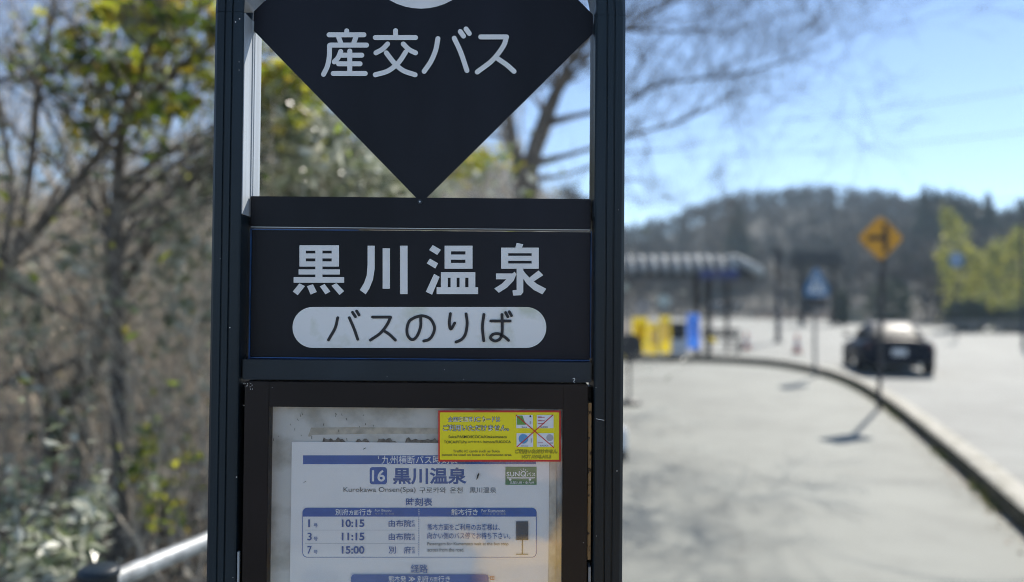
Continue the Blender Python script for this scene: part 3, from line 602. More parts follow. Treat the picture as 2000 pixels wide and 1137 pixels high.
def p2(wd, lf):
    rn = random.Random(2); tips = []; b = W(-120, 900, 4.2); b.z = -0.1
    limb(wd, [(-120, 1150, 4.2, .05), (-90, 800, 4.2, .045), (-30, 600, 4.2, .036), (0, 535, 4.2, .032), (90, 430, 4.2, .028), (170, 330, 4.2, .024), (240, 240, 4.15, .018), (330, 150, 4.1, .012), (430, 50, 4.0, .006)], rn, 36, .6, 2, tips)
    limb(wd, [(-10, 560, 4.2, .022), (20, 420, 4.1, .018), (15, 300, 4.1, .014), (-20, 120, 4.0, .008), (-20, -60, 4, .004)], rn, 12, .45, 2, tips)
    limb(wd, [(35, 490, 4.2, .022), (60, 330, 4.3, .02), (75, 180, 4.3, .018), (100, 40, 4.3, .014), (120, -120, 4.3, .008)], rn, 14, .5, 2, tips)
    limb(wd, [(-80, 160, 4.2, .016), (60, 150, 4.2, .014), (190, 118, 4.2, .012), (320, 95, 4.2, .006)], rn, 10, .4, 1, tips)
    for t in tips:
        if rn.random() < 0.10: lf.leaf(t, .065, rn.choice((0, 1, 2)), rn, .5)
    return b
plant("leaning_tree", "grey leaning tree with long diagonal branches at the far left", "tree", BANK, p2, M['bark'], [M['lyel'], M['lpale'], M['dry']], ("trunk", "crown"))
def p3(wd, lf):
    rn = random.Random(3); tips = []; b = W(110, 1000, 5.2); b.z = -0.15
    limb(wd, [(60, 1090, 5.2, .07), (95, 900, 5.2, .06), (135, 790, 5.2, .055), (190, 670, 5.2, .045), (215, 600, 5.2, .04), (300, 470, 5.3, .028), (380, 350, 5.4, .016), (450, 200, 5.5, .008)], rn, 16, .6, 2, tips)
    limb(wd, [(130, 1060, 5.2, .06), (160, 880, 5.2, .05), (180, 740, 5.2, .04), (205, 620, 5.1, .032), (212, 480, 5.1, .02), (190, 330, 5.1, .012)], rn, 14, .5, 2, tips)
    limb(wd, [(190, 680, 5.2, .03), (110, 720, 5.1, .026), (20, 745, 5.0, .02), (-90, 790, 5.0, .014)], rn, 8, .5, 1, tips)
    limb(wd, [(95, 850, 5.2, .03), (70, 700, 5.1, .024), (30, 590, 5.1, .018), (-20, 480, 5.0, .01)], rn, 8, .5, 1, tips)
    for t in tips:
        if rn.random() < 0.12: lf.leaf(t, .06, rn.choice((0, 1)), rn, .5)
    return b
plant("forked_tree", "dark bare trunk forking low among the grey brush on the left", "tree", BANK, p3, M['bark'], [M['dry'], M['lpale']], ("trunk", "crown"))
def stemmy(rn, wd, base, n, h, tips, sp=.35, r=.012):
    for _ in range(n): grow(wd, base + Vector((rn.uniform(-.25, .25), rn.uniform(-.25, .25), -.05)), Vector((rn.gauss(0, sp), rn.gauss(0, sp), 1)), h * rn.uniform(.6, 1.05), r, 2, rn, .25, .55, 5, tips)
def shrub(seed, px, D, z, h, nst, prob, size, clouds, mats, mis):
    def f(wd, lf):
        rn = random.Random(seed); tips = []; b = Vector(((px - 1000) / FPX * D, D, z)); stemmy(rn, wd, b, nst, h, tips)
        for t in tips:
            if rn.random() < prob: lf.leaf(t + Vector((rn.gauss(0, .05), rn.gauss(0, .05), rn.gauss(0, .05))), size, rn.choice(mis), rn, .5)
        cloud(lf, clouds, rn, size, mis[0]); return b
    return f
LM = [M['lpale'], M['ldark'], M['lyel'], M['dry']]
plant("broadleaf_shrub", "glossy dark green shrub with pale shining leaves beside the black rail post", "shrub", BANK, shrub(21, 20, 3.1, -.15, 0.95, 9, .5, .065, [(70, 1000, 120, 110, 3.1, .5, 110), (40, 1090, 120, 60, 2.9, .4, 90), (170, 1000, 50, 60, 3.1, .4, 40)], LM, [0, 1, 1, 0]), M['bark'], LM)
plant("broadleaf_shrub", "pale-leaved shrub seen through the opening below the diamond board's left edge", "shrub", BANK, shrub(22, 640, 5.6, -.2, 2.9, 12, .5, .115, [(600, 290, 110, 100, 5.6, .8, 340), (700, 340, 100, 60, 5.6, .8, 300), (560, 220, 70, 80, 5.4, .6, 160), (660, 380, 180, 50, 5.8, .6, 280)], LM, [0, 0, 0, 2, 1]), M['barkpale'], LM)
plant("broadleaf_shrub", "pale-leaved shrub close against the left edge of the sign post", "shrub", BANK, shrub(23, 370, 4.8, -.2, 2.5, 10, .35, .085, [(370, 470, 70, 90, 4.8, .5, 110), (340, 600, 80, 90, 4.8, .5, 90), (400, 340, 40, 70, 4.8, .4, 80), (300, 760, 90, 90, 5, .5, 40)], LM, [0, 1, 0, 2]), M['barkpale'], LM)
plant("broadleaf_shrub", "thin pale shrub low on the left edge with scattered yellowish leaves", "shrub", BANK, shrub(24, 60, 4.6, -.2, 2.0, 9, .3, .08, [(40, 640, 90, 70, 4.6, .4, 100), (160, 500, 70, 80, 4.6, .4, 60), (20, 560, 50, 50, 4.6, .4, 40), (90, 800, 100, 80, 4.8, .4, 30)], LM, [0, 2, 0, 3]), M['barkpale'], LM)
plant("broadleaf_shrub", "low shrub with olive and rust leaves just above the silver handrail", "shrub", BANK, shrub(25, 330, 4.0, -.15, 1.0, 9, .4, .055, [(320, 960, 60, 60, 4.0, .4, 60), (290, 880, 40, 40, 4.0, .3, 40)], LM, [2, 1, 3, 0]), M['barkpale'], LM)
plant("broadleaf_shrub", "yellow-green sprig shrub right of the diamond board's lower tip", "shrub", BANK, shrub(26, 930, 6.4, -.2, 2.5, 9, .5, .07, [(940, 318, 60, 22, 6.4, .5, 130), (900, 335, 40, 20, 6.4, .4, 60)], LM, [2, 2, 0]), M['barkpale'], LM)

# bare trees behind the bank, one kind, each of its own growth
def bare(seed, px, D, h, r, lean=0.0, depth=4):
    def f(wd, lf):
        rn = random.Random(seed); b = Vector(((px - 1000) / FPX * D, D, -.3)); grow(wd, b, Vector((lean, 0, 1)), h, r, depth, rn, .25, .55, 6, None, 6, (3, 5), .08); return b
    return f
bt = [("slender bare tree at the photograph's far left edge behind the shrubs", 31, -60, 9, 3.2, .07, .1), ("bare tree behind the upright leafy trunk, branches spreading low", 32, 150, 11, 3.4, .08, 0), ("bare tree just left of the sign post, behind pale shrubs", 33, 330, 9, 3.0, .07, -.1),
      ("bare tree seen through the opening near its left side", 34, 560, 12, 3.6, .08, .05), ("bare tree seen behind the diamond board's left slope", 35, 720, 10, 3.0, .07, 0), ("thin bare tree just left of the big forked tree", 36, 905, 13, 3.4, .07, .08), ("bare tree with crowded twigs above the far left diagonal branch", 37, 60, 7, 3.0, .05, .06), ("bare tree with crowded twigs right of the upright leafy trunk", 38, 270, 7.5, 3.2, .05, .02), ("small bare tree just left of the big forked trunk, low in the opening", 40, 955, 9, 2.3, .06, .05), ("bare tree behind the big forked trunk", 41, 1010, 15, 4.2, .12, .06), ("bare tree crowding the opening just below the diamond's left slope", 39, 640, 9, 3.0, .05, .03)]
for lab, sd_, px, D, h, r, ln in bt: plant("bare_tree", lab, "tree", "bare trees behind the bank", bare(sd_, px, D, h, r, ln), M['barkpale'], M['dry'], ("trunk", "crown"))

# dry thicket nobody could count
mb = MB(); rn = random.Random(7)
for _ in range(1000):
    D = rn.uniform(4.6, 15); px = rn.uniform(-250, 1020); x = (px - 1000) / FPX * D
    if x > -0.9 + (D - 4) * 0.13: continue
    h = rn.uniform(.7, 1.7) * (1.35 if px < 460 else 1.2); b = Vector((x, D, -.3))
    if D > 8: h *= 1.2
    grow(mb, b, Vector((rn.gauss(0, .35), rn.gauss(0, .3), 1)), h, rn.uniform(.006, .014), 2, rn, .2, .7, 4)
o = mb.build("undergrowth", M['barkpale']); tag(o, "grey-brown leafless thicket filling the bank behind the sign", "undergrowth", kind='stuff')
mb = MB()
for _ in range(9000):
    D = 3.6 + 12 * rn.random() ** 1.3; px = rn.uniform(-250, 1000); x = (px - 1000) / FPX * D
    if x > -0.9 + (D - 4) * 0.13: continue
    z = -.3 + abs(rn.gauss(0, .55)) * min(1.5, D / 6); mb.leaf(Vector((x, D, z)), .08, 0, rn, .5)
o = mb.build("dead_leaves", M['dry']); tag(o, "dry brown leaves caught in the thicket on the bank", "leaves", kind='stuff')

# the big forked tree on the right of the sign, its twigs spreading over the pavement
def p9(wd, lf):
    rn = random.Random(9); D = 11.5; b = Vector((0.15, D, -.2)); wd.tube([b, Vector((.22, D, .9)), W(1022, 430, D), W(1030, 345, D)], [.30, .22, .20, .19], 12)
    T = []
    def lm(path, tw, tl, dp=2): limb(wd, [(a, b_, c_, r_ * (1 if a < 1090 else .62)) for a, b_, c_, r_ in path], rn, tw, tl, dp, T, 8, .0024)
    lm([(1026, 370, D, .16), (1045, 290, D, .13), (1078, 200, D, .11), (1120, 110, D - .3, .085), (1170, 30, D - .5, .07), (1240, -80, D - .8, .05), (1300, -220, D - 1, .02)], 32, 1.5, 3)
    lm([(1026, 360, D, .13), (1000, 270, D + .2, .10), (985, 170, D + .4, .08), (960, 20, D + .6, .05), (930, -180, D + .8, .02)], 17, 1.4, 3)
    lm([(1070, 240, D, .08), (1130, 225, D - .3, .07), (1220, 205, D - .6, .055), (1290, 165, D - .8, .045), (1440, 145, D - 1.2, .03), (1560, 110, D - 1.5, .018), (1660, 60, D - 1.6, .006)], 32, 1.3, 3)
    lm([(1040, 320, D, .08), (1120, 300, D - .2, .06), (1250, 260, D - .5, .045), (1340, 232, D - .8, .035), (1420, 190, D - 1, .022), (1520, 170, D - 1.2, .012), (1640, 165, D - 1.2, .004)], 27, 1.1, 3)
    lm([(1110, 130, D - .3, .06), (1200, 70, D - .5, .05), (1280, 20, D - .8, .04), (1400, -30, D - 1, .02), (1550, -60, D - 1.2, .006)], 27, 1.3, 3)
    lm([(1150, 60, D - .4, .05), (1290, 60, D, .035), (1430, 60, D + .3, .022), (1560, 20, D + .6, .01), (1670, 70, D + .8, .004)], 24, 1.2, 3)
    lm([(1030, 350, D, .06), (1110, 340, D + .2, .04), (1220, 300, D + .5, .026), (1330, 290, D + .6, .012), (1420, 270, D + .7, .004)], 14, .9, 3)
    lm([(1030, 400, D, .06), (1120, 400, D + .3, .04), (1230, 350, D + .6, .022), (1300, 380, D + .8, .01), (1350, 430, D + .9, .004)], 12, .8, 3)
    return b
plant("forked_bare_tree", "large bare tree with a dark forked trunk and hazy twigs reaching over the pavement", "tree", None, p9, M['bark'], M['dry'], ("trunk", "crown"))

# far wood on the hill: one mass
mb = MB(); rn = random.Random(12)
for k in range(2600):
    px = rn.uniform(-900, 3000) if k % 3 else rn.uniform(1100, 2200); t = rn.random() ** 0.8; b = hill_pt(px, t * 1.02); left = px < 1100
    h = rn.uniform(3, 5.5) if not left else rn.uniform(2, 4)
    top = b + Vector((rn.gauss(0, .3), 0, h)); mb.tube([b, top], [.14, .04], 3, 1, False)
    for _ in range(26 if not left else 16):
        a = rn.uniform(0, 6.28); u = rn.random() ** .6; rr = h * .38 * math.sqrt(max(0, 1 - (2 * u - 1.05) ** 2)) * rn.uniform(.3, 1)
        c = b + Vector((math.cos(a) * rr, math.sin(a) * rr, h * (.25 + .85 * u)))
        mb.leaf(c, rn.uniform(.6, 1.5) if not left else rn.uniform(.3, .8), 2 if left else 0, rn, .35, -1.0)
o = mb.build("woodland", [M['wood'], M['barkfar'], M['dry']]); tag(o, "far leafless grey-brown woodland covering the hill", "woodland", kind='stuff')

# conifers
def conifer_mesh(seed, h, w_):
    rn = random.Random(seed); lf, wd = MB(), MB(); wd.tube([(0, 0, -1), (0, 0, h * .95)], [h * .02, .03], 6)
    for _ in range(900):
        u = rn.random() ** 1.2; z = h * (.08 + .92 * u); rr = w_ * (1 - u) ** .85 * (0.35 + .65 * rn.random()) * (1 + .18 * math.sin(z * 3 + seed)); a = rn.uniform(0, 6.28)
        lf.leaf(Vector((math.cos(a) * rr, math.sin(a) * rr, z - rr * .3)), h * .12 * (1.1 - .6 * u), 0, rn, .6, .2)
    return wd, lf
cproto = empty("conifer_tree", (0, 0, 0), (0, 0, 0), "", "tree", "dark conifers on the hillside"); wd, lf = conifer_mesh(5, 10, 2.7); wd.build("trunk", M['bark'], cproto); lf.build("crown", M['conif'], cproto)
clist = [(1806, 372, 110), (1824, 376, 112), (1841, 383, 108), (1858, 378, 114), (1877, 384, 110), (1893, 391, 112), (1908, 398, 110), (1929, 386, 106), (1942, 412, 112), (1968, 418, 115), (1998, 396, 110), (1440, 404, 120)]
clab = ["tall conifer at the left end of the dark stand on the right hilltop", "second conifer from the left end of the right hilltop stand", "third conifer from the left end of the right hilltop stand", "fourth conifer from the left end of the right hilltop stand", "fifth conifer from the left end of the right hilltop stand", "sixth conifer from the left, above the bamboo plume",
        "short conifer between the bamboo plume and the pointed one", "slim pointed conifer standing above its neighbours on the right hilltop", "low conifer just right of the slim pointed one", "low conifer in the dip of the right skyline", "conifer at the photograph's right edge on the skyline", "lone dark conifer on the brown hill above the white-ribbed shelter roof"]
for i, ((px, py, D), lab) in enumerate(zip(clist, clab)):
    o = cproto if i == 0 else copy_tree(cproto); t = W(px, py - 8, D); f0, r0 = lerp_tab(FOOT, px), lerp_tab(RD, px); g = hill_pt(px, max(0, (D - f0) / (r0 - f0)))
    o.location = (t.x, t.y, g.z); s = (t.z - g.z) / 10; o.scale = (min(s, 1.4) * 1.1, min(s, 1.4) * 1.1, s); o['label'] = lab; o.rotation_euler.z = i * 1.3
# bamboo plumes and dark bushes at the far side of the road
def bamboo(seed, paths, D):
    def f(wd, lf):
        rn = random.Random(seed); b = W(paths[0][0][0], 640, D); b.z = -.3
        for P in paths:
            q = [W(x, y, D + rn.uniform(-.6, .6)) for x, y in P]; sp = catmull(q, 8); wd.tube(sp, [.06 * (1 - .8 * i / len(sp)) for i in range(len(sp))], 5)
            for i, c in enumerate(sp):
                if i < len(sp) * .12: continue
                u = i / len(sp)
                for _ in range(26): lf.leaf(c + Vector((rn.gauss(0, .42), rn.gauss(0, .5), rn.gauss(0, .5))) * (1.2 - .75 * u), .38, 0, rn, .32, .3)
        return b
    return f
BG = "bamboo plumes across the road"
plant("bamboo", "tall arching yellow-green bamboo plume behind the round blue sign", "bamboo", BG, bamboo(1, [[(1905, 650), (1898, 580), (1885, 500), (1862, 445), (1846, 414)], [(1880, 650), (1868, 590), (1850, 530), (1842, 490)]], 50), M['grass'], M['bamboo'], ("stem", "foliage"))
plant("bamboo", "shorter bamboo plume just right of the round blue sign", "bamboo", BG, bamboo(2, [[(1915, 650), (1915, 590), (1912, 540), (1905, 498)], [(1940, 650), (1944, 590), (1948, 520), (1945, 480)]], 50), M['grass'], M['bamboo'], ("stem", "foliage"))
plant("bamboo", "bright bamboo plume at the photograph's right edge", "bamboo", BG, bamboo(3, [[(1965, 650), (1968, 570), (1975, 500), (1990, 450)], [(1985, 650), (1996, 570), (2010, 500), (2030, 430)], [(2040, 650), (2050, 560), (2070, 470)]], 50), M['grass'], M['bamboo'], ("stem", "foliage"))
def bush(seed, px, py0, py1, D, wpx, mi=0):
    def f(wd, lf):
        rn = random.Random(seed); b = W(px, py1, D); b.z = -.3; top = W(px, py0, D).z; rx = wpx / 2 / FPX * D; zc = (top + b.z) / 2; rz = (top - b.z) / 2
        wd.tube([b, b + Vector((0, 0, rz))], [.12, .05], 6)
        for _ in range(900):
            v = Vector((rn.gauss(0, 1), rn.gauss(0, 1), rn.gauss(0, 1))).normalized() * rn.uniform(.6, 1.05); v *= 1 + .2 * noise.noise(v * 2 + Vector((seed, 0, 0)))
            lf.leaf(Vector((b.x + v.x * rx, b.y + v.y * rx, zc + v.z * rz)), .35, 0, rn, .6)
        return b
    return f
plant("round_bush", "dark evergreen bush behind the orange diamond sign's pole", "bush", None, bush(1, 1737, 545, 634, 52, 88), M['bark'], M['conif'], ("trunk", "crown"))
plant("round_bush", "low dark bush under the bamboo plume with the blue sign", "bush", None, bush(2, 1890, 585, 650, 47, 80), M['bark'], M['conif'], ("trunk", "crown"))
plant("round_bush", "low dark bush at the right edge under the bright bamboo", "bush", None, bush(3, 1985, 600, 652, 46, 110), M['bark'], M['conif'], ("trunk", "crown"))
plant("round_bush", "slim dark green bush right of the wooden gateway", "bush", None, bush(4, 1645, 565, 632, 60, 26), M['bark'], M['conif'], ("trunk", "crown"))
# grass tufts along the kerb
mb = MB(); rn = random.Random(8); kl = [p for p in fine if p.y > 2]
for _ in range(2200):
    i = rn.randint(0, len(kl) - 2); p = kl[i].lerp(kl[i + 1], rn.random()); t = (kl[i + 1] - kl[i]).normalized(); nn = Vector((-t.y, t.x, 0))
    dens = noise.noise((p.x * 1.3, p.y * 1.3, 0)) + (0.35 if 9.5 < p.y < 15 else -0.05)
    if dens < rn.uniform(-.1, .4): continue
    q = p + nn * abs(rn.gauss(0, .035)) + Vector((0, 0, .002)); h = rn.uniform(.02, .09); a = rn.uniform(0, 6.28); u = Vector((math.cos(a), math.sin(a), 0)) * .006
    mb.add([q - u, q + u, q + Vector((rn.gauss(0, .02), rn.gauss(0, .02), h))], [(0, 1, 2)])
tag(mb.build("kerb_grass", M['grass']), "thin grass growing along the foot of the kerb", "grass", kind='stuff')
mb = MB()
for _ in range(1500):
    i = rn.randint(0, len(kl) - 2); p = kl[i].lerp(kl[i + 1], rn.random()); t = (kl[i + 1] - kl[i]).normalized(); nn = Vector((-t.y, t.x, 0))
    if p.y > 12: continue
    q = p + nn * abs(rn.gauss(0.02, .07)) + Vector((0, 0, .006)); a = rn.uniform(0, 6.28); s = rn.uniform(.008, .022); u = Vector((math.cos(a), math.sin(a), rn.gauss(0, .2))) * s; v = Vector((-math.sin(a), math.cos(a), rn.gauss(0, .2))) * s * .6
    mb.add([q - u, q - v, q + u, q + v], [(0, 1, 2, 3)])
M['litter'] = leafmat("leaf_litter_bits", [(0.42, 0.30, 0.22), (0.30, 0.21, 0.14), (0.5, 0.4, 0.32), (0.2, 0.16, 0.1)], 0.8, 0.2)
tag(mb.build("leaf_litter", M['litter']), "dry leaf crumbs gathered along the kerb", "leaf litter", kind='stuff')

# ------------------------------------------------------------------ traffic signs
M['orange'] = mat("sign_orange", (0.72, 0.32, 0.006), 0.4, var=0.06, scale=6)
M['signblue'] = mat("sign_blue", (0.045, 0.17, 0.36), 0.4, var=0.06, scale=6)
M['white'] = mat("white_paint", (0.72, 0.73, 0.74), 0.5, var=0.06, scale=5)
M['polegrey'] = mat("pole_grey", (0.20, 0.20, 0.20), 0.5, var=0.15, scale=8)
M['poledark'] = mat("pole_dark", (0.035, 0.035, 0.04), 0.5, var=0.2, scale=8)
yb_ = Vector((5.10, 10.3, 0))
D0 = yb_.y; top = W(1719, 420, D0); bot = W(1719, 511, D0); cx_, cz_ = top.x - yb_.x, (top.z + bot.z) / 2; hh = (top.z - bot.z) / 2
o = empty("warning_sign", yb_, (0, 0, 0), "orange diamond warning sign with a black mark on a thin dark pole by the kerb", "road sign")
pole_top = W(1730, 440, D0)
m = MB(); m.tube([(0, 0.03, -.2), (pole_top.x - yb_.x, 0.03, pole_top.z)], .03, 12); m.build("pole", M['poledark'], o)
def rdiamond(r, c=0.06):
    out = []
    for k in range(4):
        a = math.pi / 2 * k; p = Vector((math.cos(a), math.sin(a))); q = Vector((-p.y, p.x))
        out += [p * (r - c) - q * c, p * (r - c * .35), p * (r - c) + q * c]
    return [(cx_ + v.x, cz_ + v.y) for v in out]
m = MB(); m.plate(rdiamond(hh)[::-1], -.012, .004); m.build("sign_plate", M['orange'], o)
m = MB(); m.box((cx_ + .035, -.016, cz_ - .20), (cx_ + .10, -.0125, cz_ + .20)); m.box((cx_ - .19, -.0155, cz_ - .03), (cx_ + .034, -.0125, cz_ + .035)); m.build("symbol", M['black'], o)
kb = Vector((6.05, 14.75, 0)); o = empty("crossing_sign", kb, (0, 0, 0), "blue pedestrian crossing sign with a pale triangle on a thin grey pole", "road sign")
pt = lambda x, y: (W(x, y, 14.7).x - kb.x, W(x, y, 14.7).z)
m = MB(); m.tube([(0, .04, -.2), (0, .04, W(1600, 540, 14.7).z)], .03, 12); m.build("pole", M['polegrey'], o)
m = MB(); m.plate([pt(1597, 522), pt(1592, 525), pt(1572, 562), pt(1573, 580), pt(1620, 580), pt(1621, 562), pt(1601, 525)][::-1], -.01, .004); m.build("sign_plate", M['signblue'], o)
m = MB(); m.plate([pt(1596.5, 533), pt(1580, 571), pt(1613, 571)][::-1], -.0135, .003); m.build("triangle", M['white'], o)
m = MB()
for a, b, r in (((1597, 548), (1597, 557), .022), ((1597, 557), (1592, 568), .016), ((1597, 557), (1602, 568), .016), ((1596, 551), (1590, 557), .013), ((1598, 551), (1603, 556), .013)):
    p, q = pt(*a), pt(*b); m.tube([(p[0], -.015, p[1]), (q[0], -.015, q[1])], r, 6)
p = pt(1597, 544); m.tube([(p[0], -.013, p[1]), (p[0], -.02, p[1])], .03, 12); m.build("symbol", M['signblue'], o)
m = MB(); p, q = pt(1577, 583), pt(1618, 599); m.box((p[0], -.01, q[1]), (q[0], 0, p[1])); m.build("sub_plate", M['poledark'], o)
b0 = Vector((W(1868, 640, 36).x, 36, -.31)); o = empty("round_sign", b0, (0, 0, 0), "round blue road sign in front of the yellow-green bamboo", "road sign")
zc = W(1867, 495, 36).z; m = MB(); m.tube([(0, 0, 0), (0, 0, zc + .1)], .035, 10); m.build("pole", M['poledark'], o)
m = MB(); m.plate([(.37 * math.cos(k * .2618), zc + .37 * math.sin(k * .2618)) for k in range(24)][::-1], -.05, .006); m.build("sign_plate", M['signblue'], o)
m = MB(); m.box((-.05, -.056, zc - .2), (.05, -.051, zc + .1)); m.plate([(-.15, zc + .08), (0, zc + .25), (.15, zc + .08)][::-1], -.0565, .005); m.build("arrow", M['white'], o)
b0 = Vector((W(1999, 640, 30).x, 30, -.31)); o = empty("lamp_pole", b0, (0, 0, 0), "slim dark blue pole cut by the photograph's right edge", "pole")
m = MB(); m.lathe((0, 0, 0), [(.14, 0), (.14, .03), (.07, .04), (.06, 2.6), (.05, 5.2), (0, 5.22)], 12); m.build("shaft", M['navy'], o); m = MB(); m.tube([(0, 0, 5.0), (.4, 0, 5.3), (1.2, 0, 5.35)], .03, 8); m.box((1.1, -.12, 5.28), (1.7, .12, 5.36)); m.build("lamp_arm", M['navy'], o)
b0 = Vector((W(1520, 668, 34).x, 34, -.31)); o = empty("dark_post", b0, (0, 0, 0), "tall thick dark post between the shelter and the crossing sign", "post")
zt = W(1520, 482, 34).z + .31; m = MB(); m.lathe((0, 0, 0), [(.2, 0), (.2, .08), (.12, .1), (.115, zt - .1), (.14, zt - .08), (.14, zt), (0, zt + .02)], 14); m.build("shaft", M['poledark'], o)
m = MB(); m.box((-.18, -.05, zt - 1.0), (.18, -.13, zt - .25)); m.build("board", M['poledark'], o)

# cones
M['cone'] = mat("cone_red", (0.55, 0.07, 0.05), 0.5, var=0.1, scale=8)
cone = empty("traffic_cone", (0, 0, 0), (0, 0, 0), "", "traffic cone", "traffic cones on the far tarmac")
m = MB(); m.lathe((0, 0, 0), [(.15, .03), (.13, .05), (.035, .68), (.02, .7), (0, .7)], 18); m.build("body", M['cone'], cone); m = MB(); m.box((-.19, -.19, 0), (.19, .19, .03)); m.build("base", M['black'], cone, .006)
m = MB(); m.lathe((0, 0, 0), [(.106, .24), (.078, .42)], 18); m.build("band", M['white'], cone)
for i, (px, py, lab) in enumerate(((1557, 690, "red and white cone between the dark post and crossing sign"), (1458, 684, "red and white cone left of the dark post"))):
    o = cone if i == 0 else copy_tree(cone); o.location = G(px, py, -.31); o['label'] = lab

# ------------------------------------------------------------------ car, rear three-quarter
M['carpaint'] = mat("car_paint", (0.006, 0.010, 0.022), 0.38, spec=0.07, var=0.05, scale=3)
M['carglass'] = mat("car_glass", (0.03, 0.037, 0.045), 0.42, spec=0.04)
M['tyre'] = mat("tyre", (0.015, 0.015, 0.016), 0.8); M['rim'] = mat("rim", (0.4, 0.41, 0.42), 0.3, metal=0.9); M['tail'] = mat("tail_lamp", (0.10, 0.008, 0.01), 0.2, coat=1)
cr = W(1757, 700, 18.2); CAR = empty("parked_car", (cr.x, cr.y, -.31), (0, 0, R_(-18)), "dark blue low coupe seen from behind on the road beside the orange sign", "car")
def loft(m, secs, mi=0, n=24, ex=3.2):                  # (y, half width, z low, z high) superellipse sections
    vs = []
    for y, hw, za, zb in secs:
        for k in range(n):
            a = 2 * math.pi * k / n; c, s = math.cos(a), math.sin(a)
            vs.append((hw * math.copysign(abs(c) ** (2 / ex), c), y, (za + zb) / 2 + (zb - za) / 2 * math.copysign(abs(s) ** (2 / ex), s)))
    fs = [(i * n + k, i * n + (k + 1) % n, (i + 1) * n + (k + 1) % n, (i + 1) * n + k) for i in range(len(secs) - 1) for k in range(n)]
    m.add(vs, fs, mi, True); m.add(vs[:n], [tuple(range(n))[::-1]], mi); m.add(vs[-n:], [tuple(range(n))], mi)
m = MB(); loft(m, [(.02, .70, .34, .80), (.10, .80, .24, .90), (.35, .86, .20, .93), (.8, .885, .17, .90), (1.6, .87, .16, .86), (2.6, .865, .16, .85), (3.3, .87, .17, .80), (3.8, .84, .18, .70), (4.1, .76, .22, .60), (4.2, .62, .28, .52)]); body = m.build("body", M['carpaint'], CAR)
m = MB(); loft(m, [(.34, .60, .82, .91), (.62, .64, .80, 1.08), (1.0, .62, .80, 1.245), (1.8, .62, .80, 1.285), (2.2, .64, .80, 1.22), (2.9, .70, .78, .86)], 0, 24, 2.8); m.build("window", M['carglass'], CAR)
m = MB(); loft(m, [(1.10, .50, 1.19, 1.222), (1.3, .54, 1.2, 1.272), (1.8, .54, 1.21, 1.30), (2.1, .52, 1.2, 1.262), (2.2, .48, 1.18, 1.235)], 0, 20, 2.6); m.build("roof", M['carpaint'], CAR)
m = MB(); m.box((-.62, .28, .955), (.62, .46, .985)); m.box((-.5, .34, .90), (-.44, .42, .956)); m.box((.44, .34, .90), (.5, .42, .956)); m.build("spoiler", M['carpaint'], CAR, .008)
for x in (-.79, .79):
    for y in (.85, 3.4):
        wheel = empty("wheel", (x, y, .32)); wheel.parent = CAR; wheel.rotation_euler = (0, R_(90), 0)
        m = MB(); m.lathe((0, 0, -.1), [(.19, 0), (.30, 0), (.32, .03), (.32, .17), (.30, .2), (.19, .2)], 24); m.build("tyre", M['tyre'], wheel)
        m = MB(); m.lathe((0, 0, -.09), [(.2, 0), (.2, .15), (.17, .16), (.15, .13), (.05, .14), (0, .15)], 20); m.build("rim", M['rim'], wheel)
for x in (-1, 1):
    m = MB(); m.box((x * .62 - .13, .03, .66), (x * .62 + .13, .16, .77)); m.build("tail_light", M['tail'], CAR, .02)
    m = MB(); m.box((x * .92 - .09, 2.35, .84), (x * .92 + .09, 2.5, .96)); m.build("mirror", M['carpaint'], CAR, .03)
m = MB(); m.box((-.165, -.012, .50), (.165, .02, .665)); m.build("number_plate", M['white'], CAR, .004)
m = MB(); m.box((-.5, .03, .22), (.5, .2, .36)); m.build("bumper_insert", M['black'], CAR, .02)
for x in (-.45, .45): m = MB(); m.tube([(x, -.02, .27), (x, .2, .27)], .045, 14); m.build("exhaust", M['steel'], CAR)
# far grey van
vb = W(1417, 614, 100); VAN = empty("parked_van", (vb.x, 100, -.31), (0, 0, R_(8)), "pale grey van parked far beyond the shelter's right end", "van")
M['vangrey'] = mat("van_grey", (0.42, 0.43, 0.44), 0.4, var=0.05, scale=2)
m = MB(); loft(m, [(-.85, 1.85, .4, 1.85), (-.75, 1.95, .35, 2.0), (.75, 1.95, .35, 2.0), (.85, 1.85, .4, 1.85)], 0, 24, 6); m.build("body", M['vangrey'], VAN)
m = MB(); m.box((-1.6, -.87, 1.2), (1.5, -.84, 1.75)); m.build("window", M['carglass'], VAN, .02)
for x in (-1.25, 1.2): m = MB(); m.tube([(x, -.9, .33), (x, -.7, .33)], .33, 18); m.build("wheel", M['tyre'], VAN)

# ------------------------------------------------------------------ shelter with white roof ribs
M['roofdark'] = mat("roof_dark", (0.05, 0.052, 0.055), 0.6, var=0.2, scale=3); M['ribwhite'] = mat("roof_ribs", (0.42, 0.44, 0.43), 0.7, var=0.2, scale=4)
M['timber'] = mat("dark_timber", (0.022, 0.019, 0.018), 0.8, var=0.3, scale=6, stretch=(1, 1, 8)); M['bluesign'] = mat("blue_board", (0.03, 0.045, 0.17), 0.5, var=0.1, scale=3)
M['wallbrown'] = mat("brown_wall", (0.17, 0.145, 0.12), 0.9, var=0.2, scale=3)
sl = W(1060, 543, 25); sr = W(1482, 546, 25); SH = empty("bus_shelter", (sr.x, 25, -.31), (0, 0, 0), "open bus shelter with white ribs along its dark roof edge", "shelter")
ze = W(1300, 531, 25).z + .31; zr = W(1300, 504, 25.3).z + .31; Lx = sl.x - sr.x; hx = -.72
vs = [(Lx, 0, ze), (0, 0, ze), (hx, .5, zr), (Lx, .5, zr), (Lx, 3.2, ze), (0, 3.2, ze), (hx, 2.7, zr + .05), (Lx, 2.7, zr + .05)]
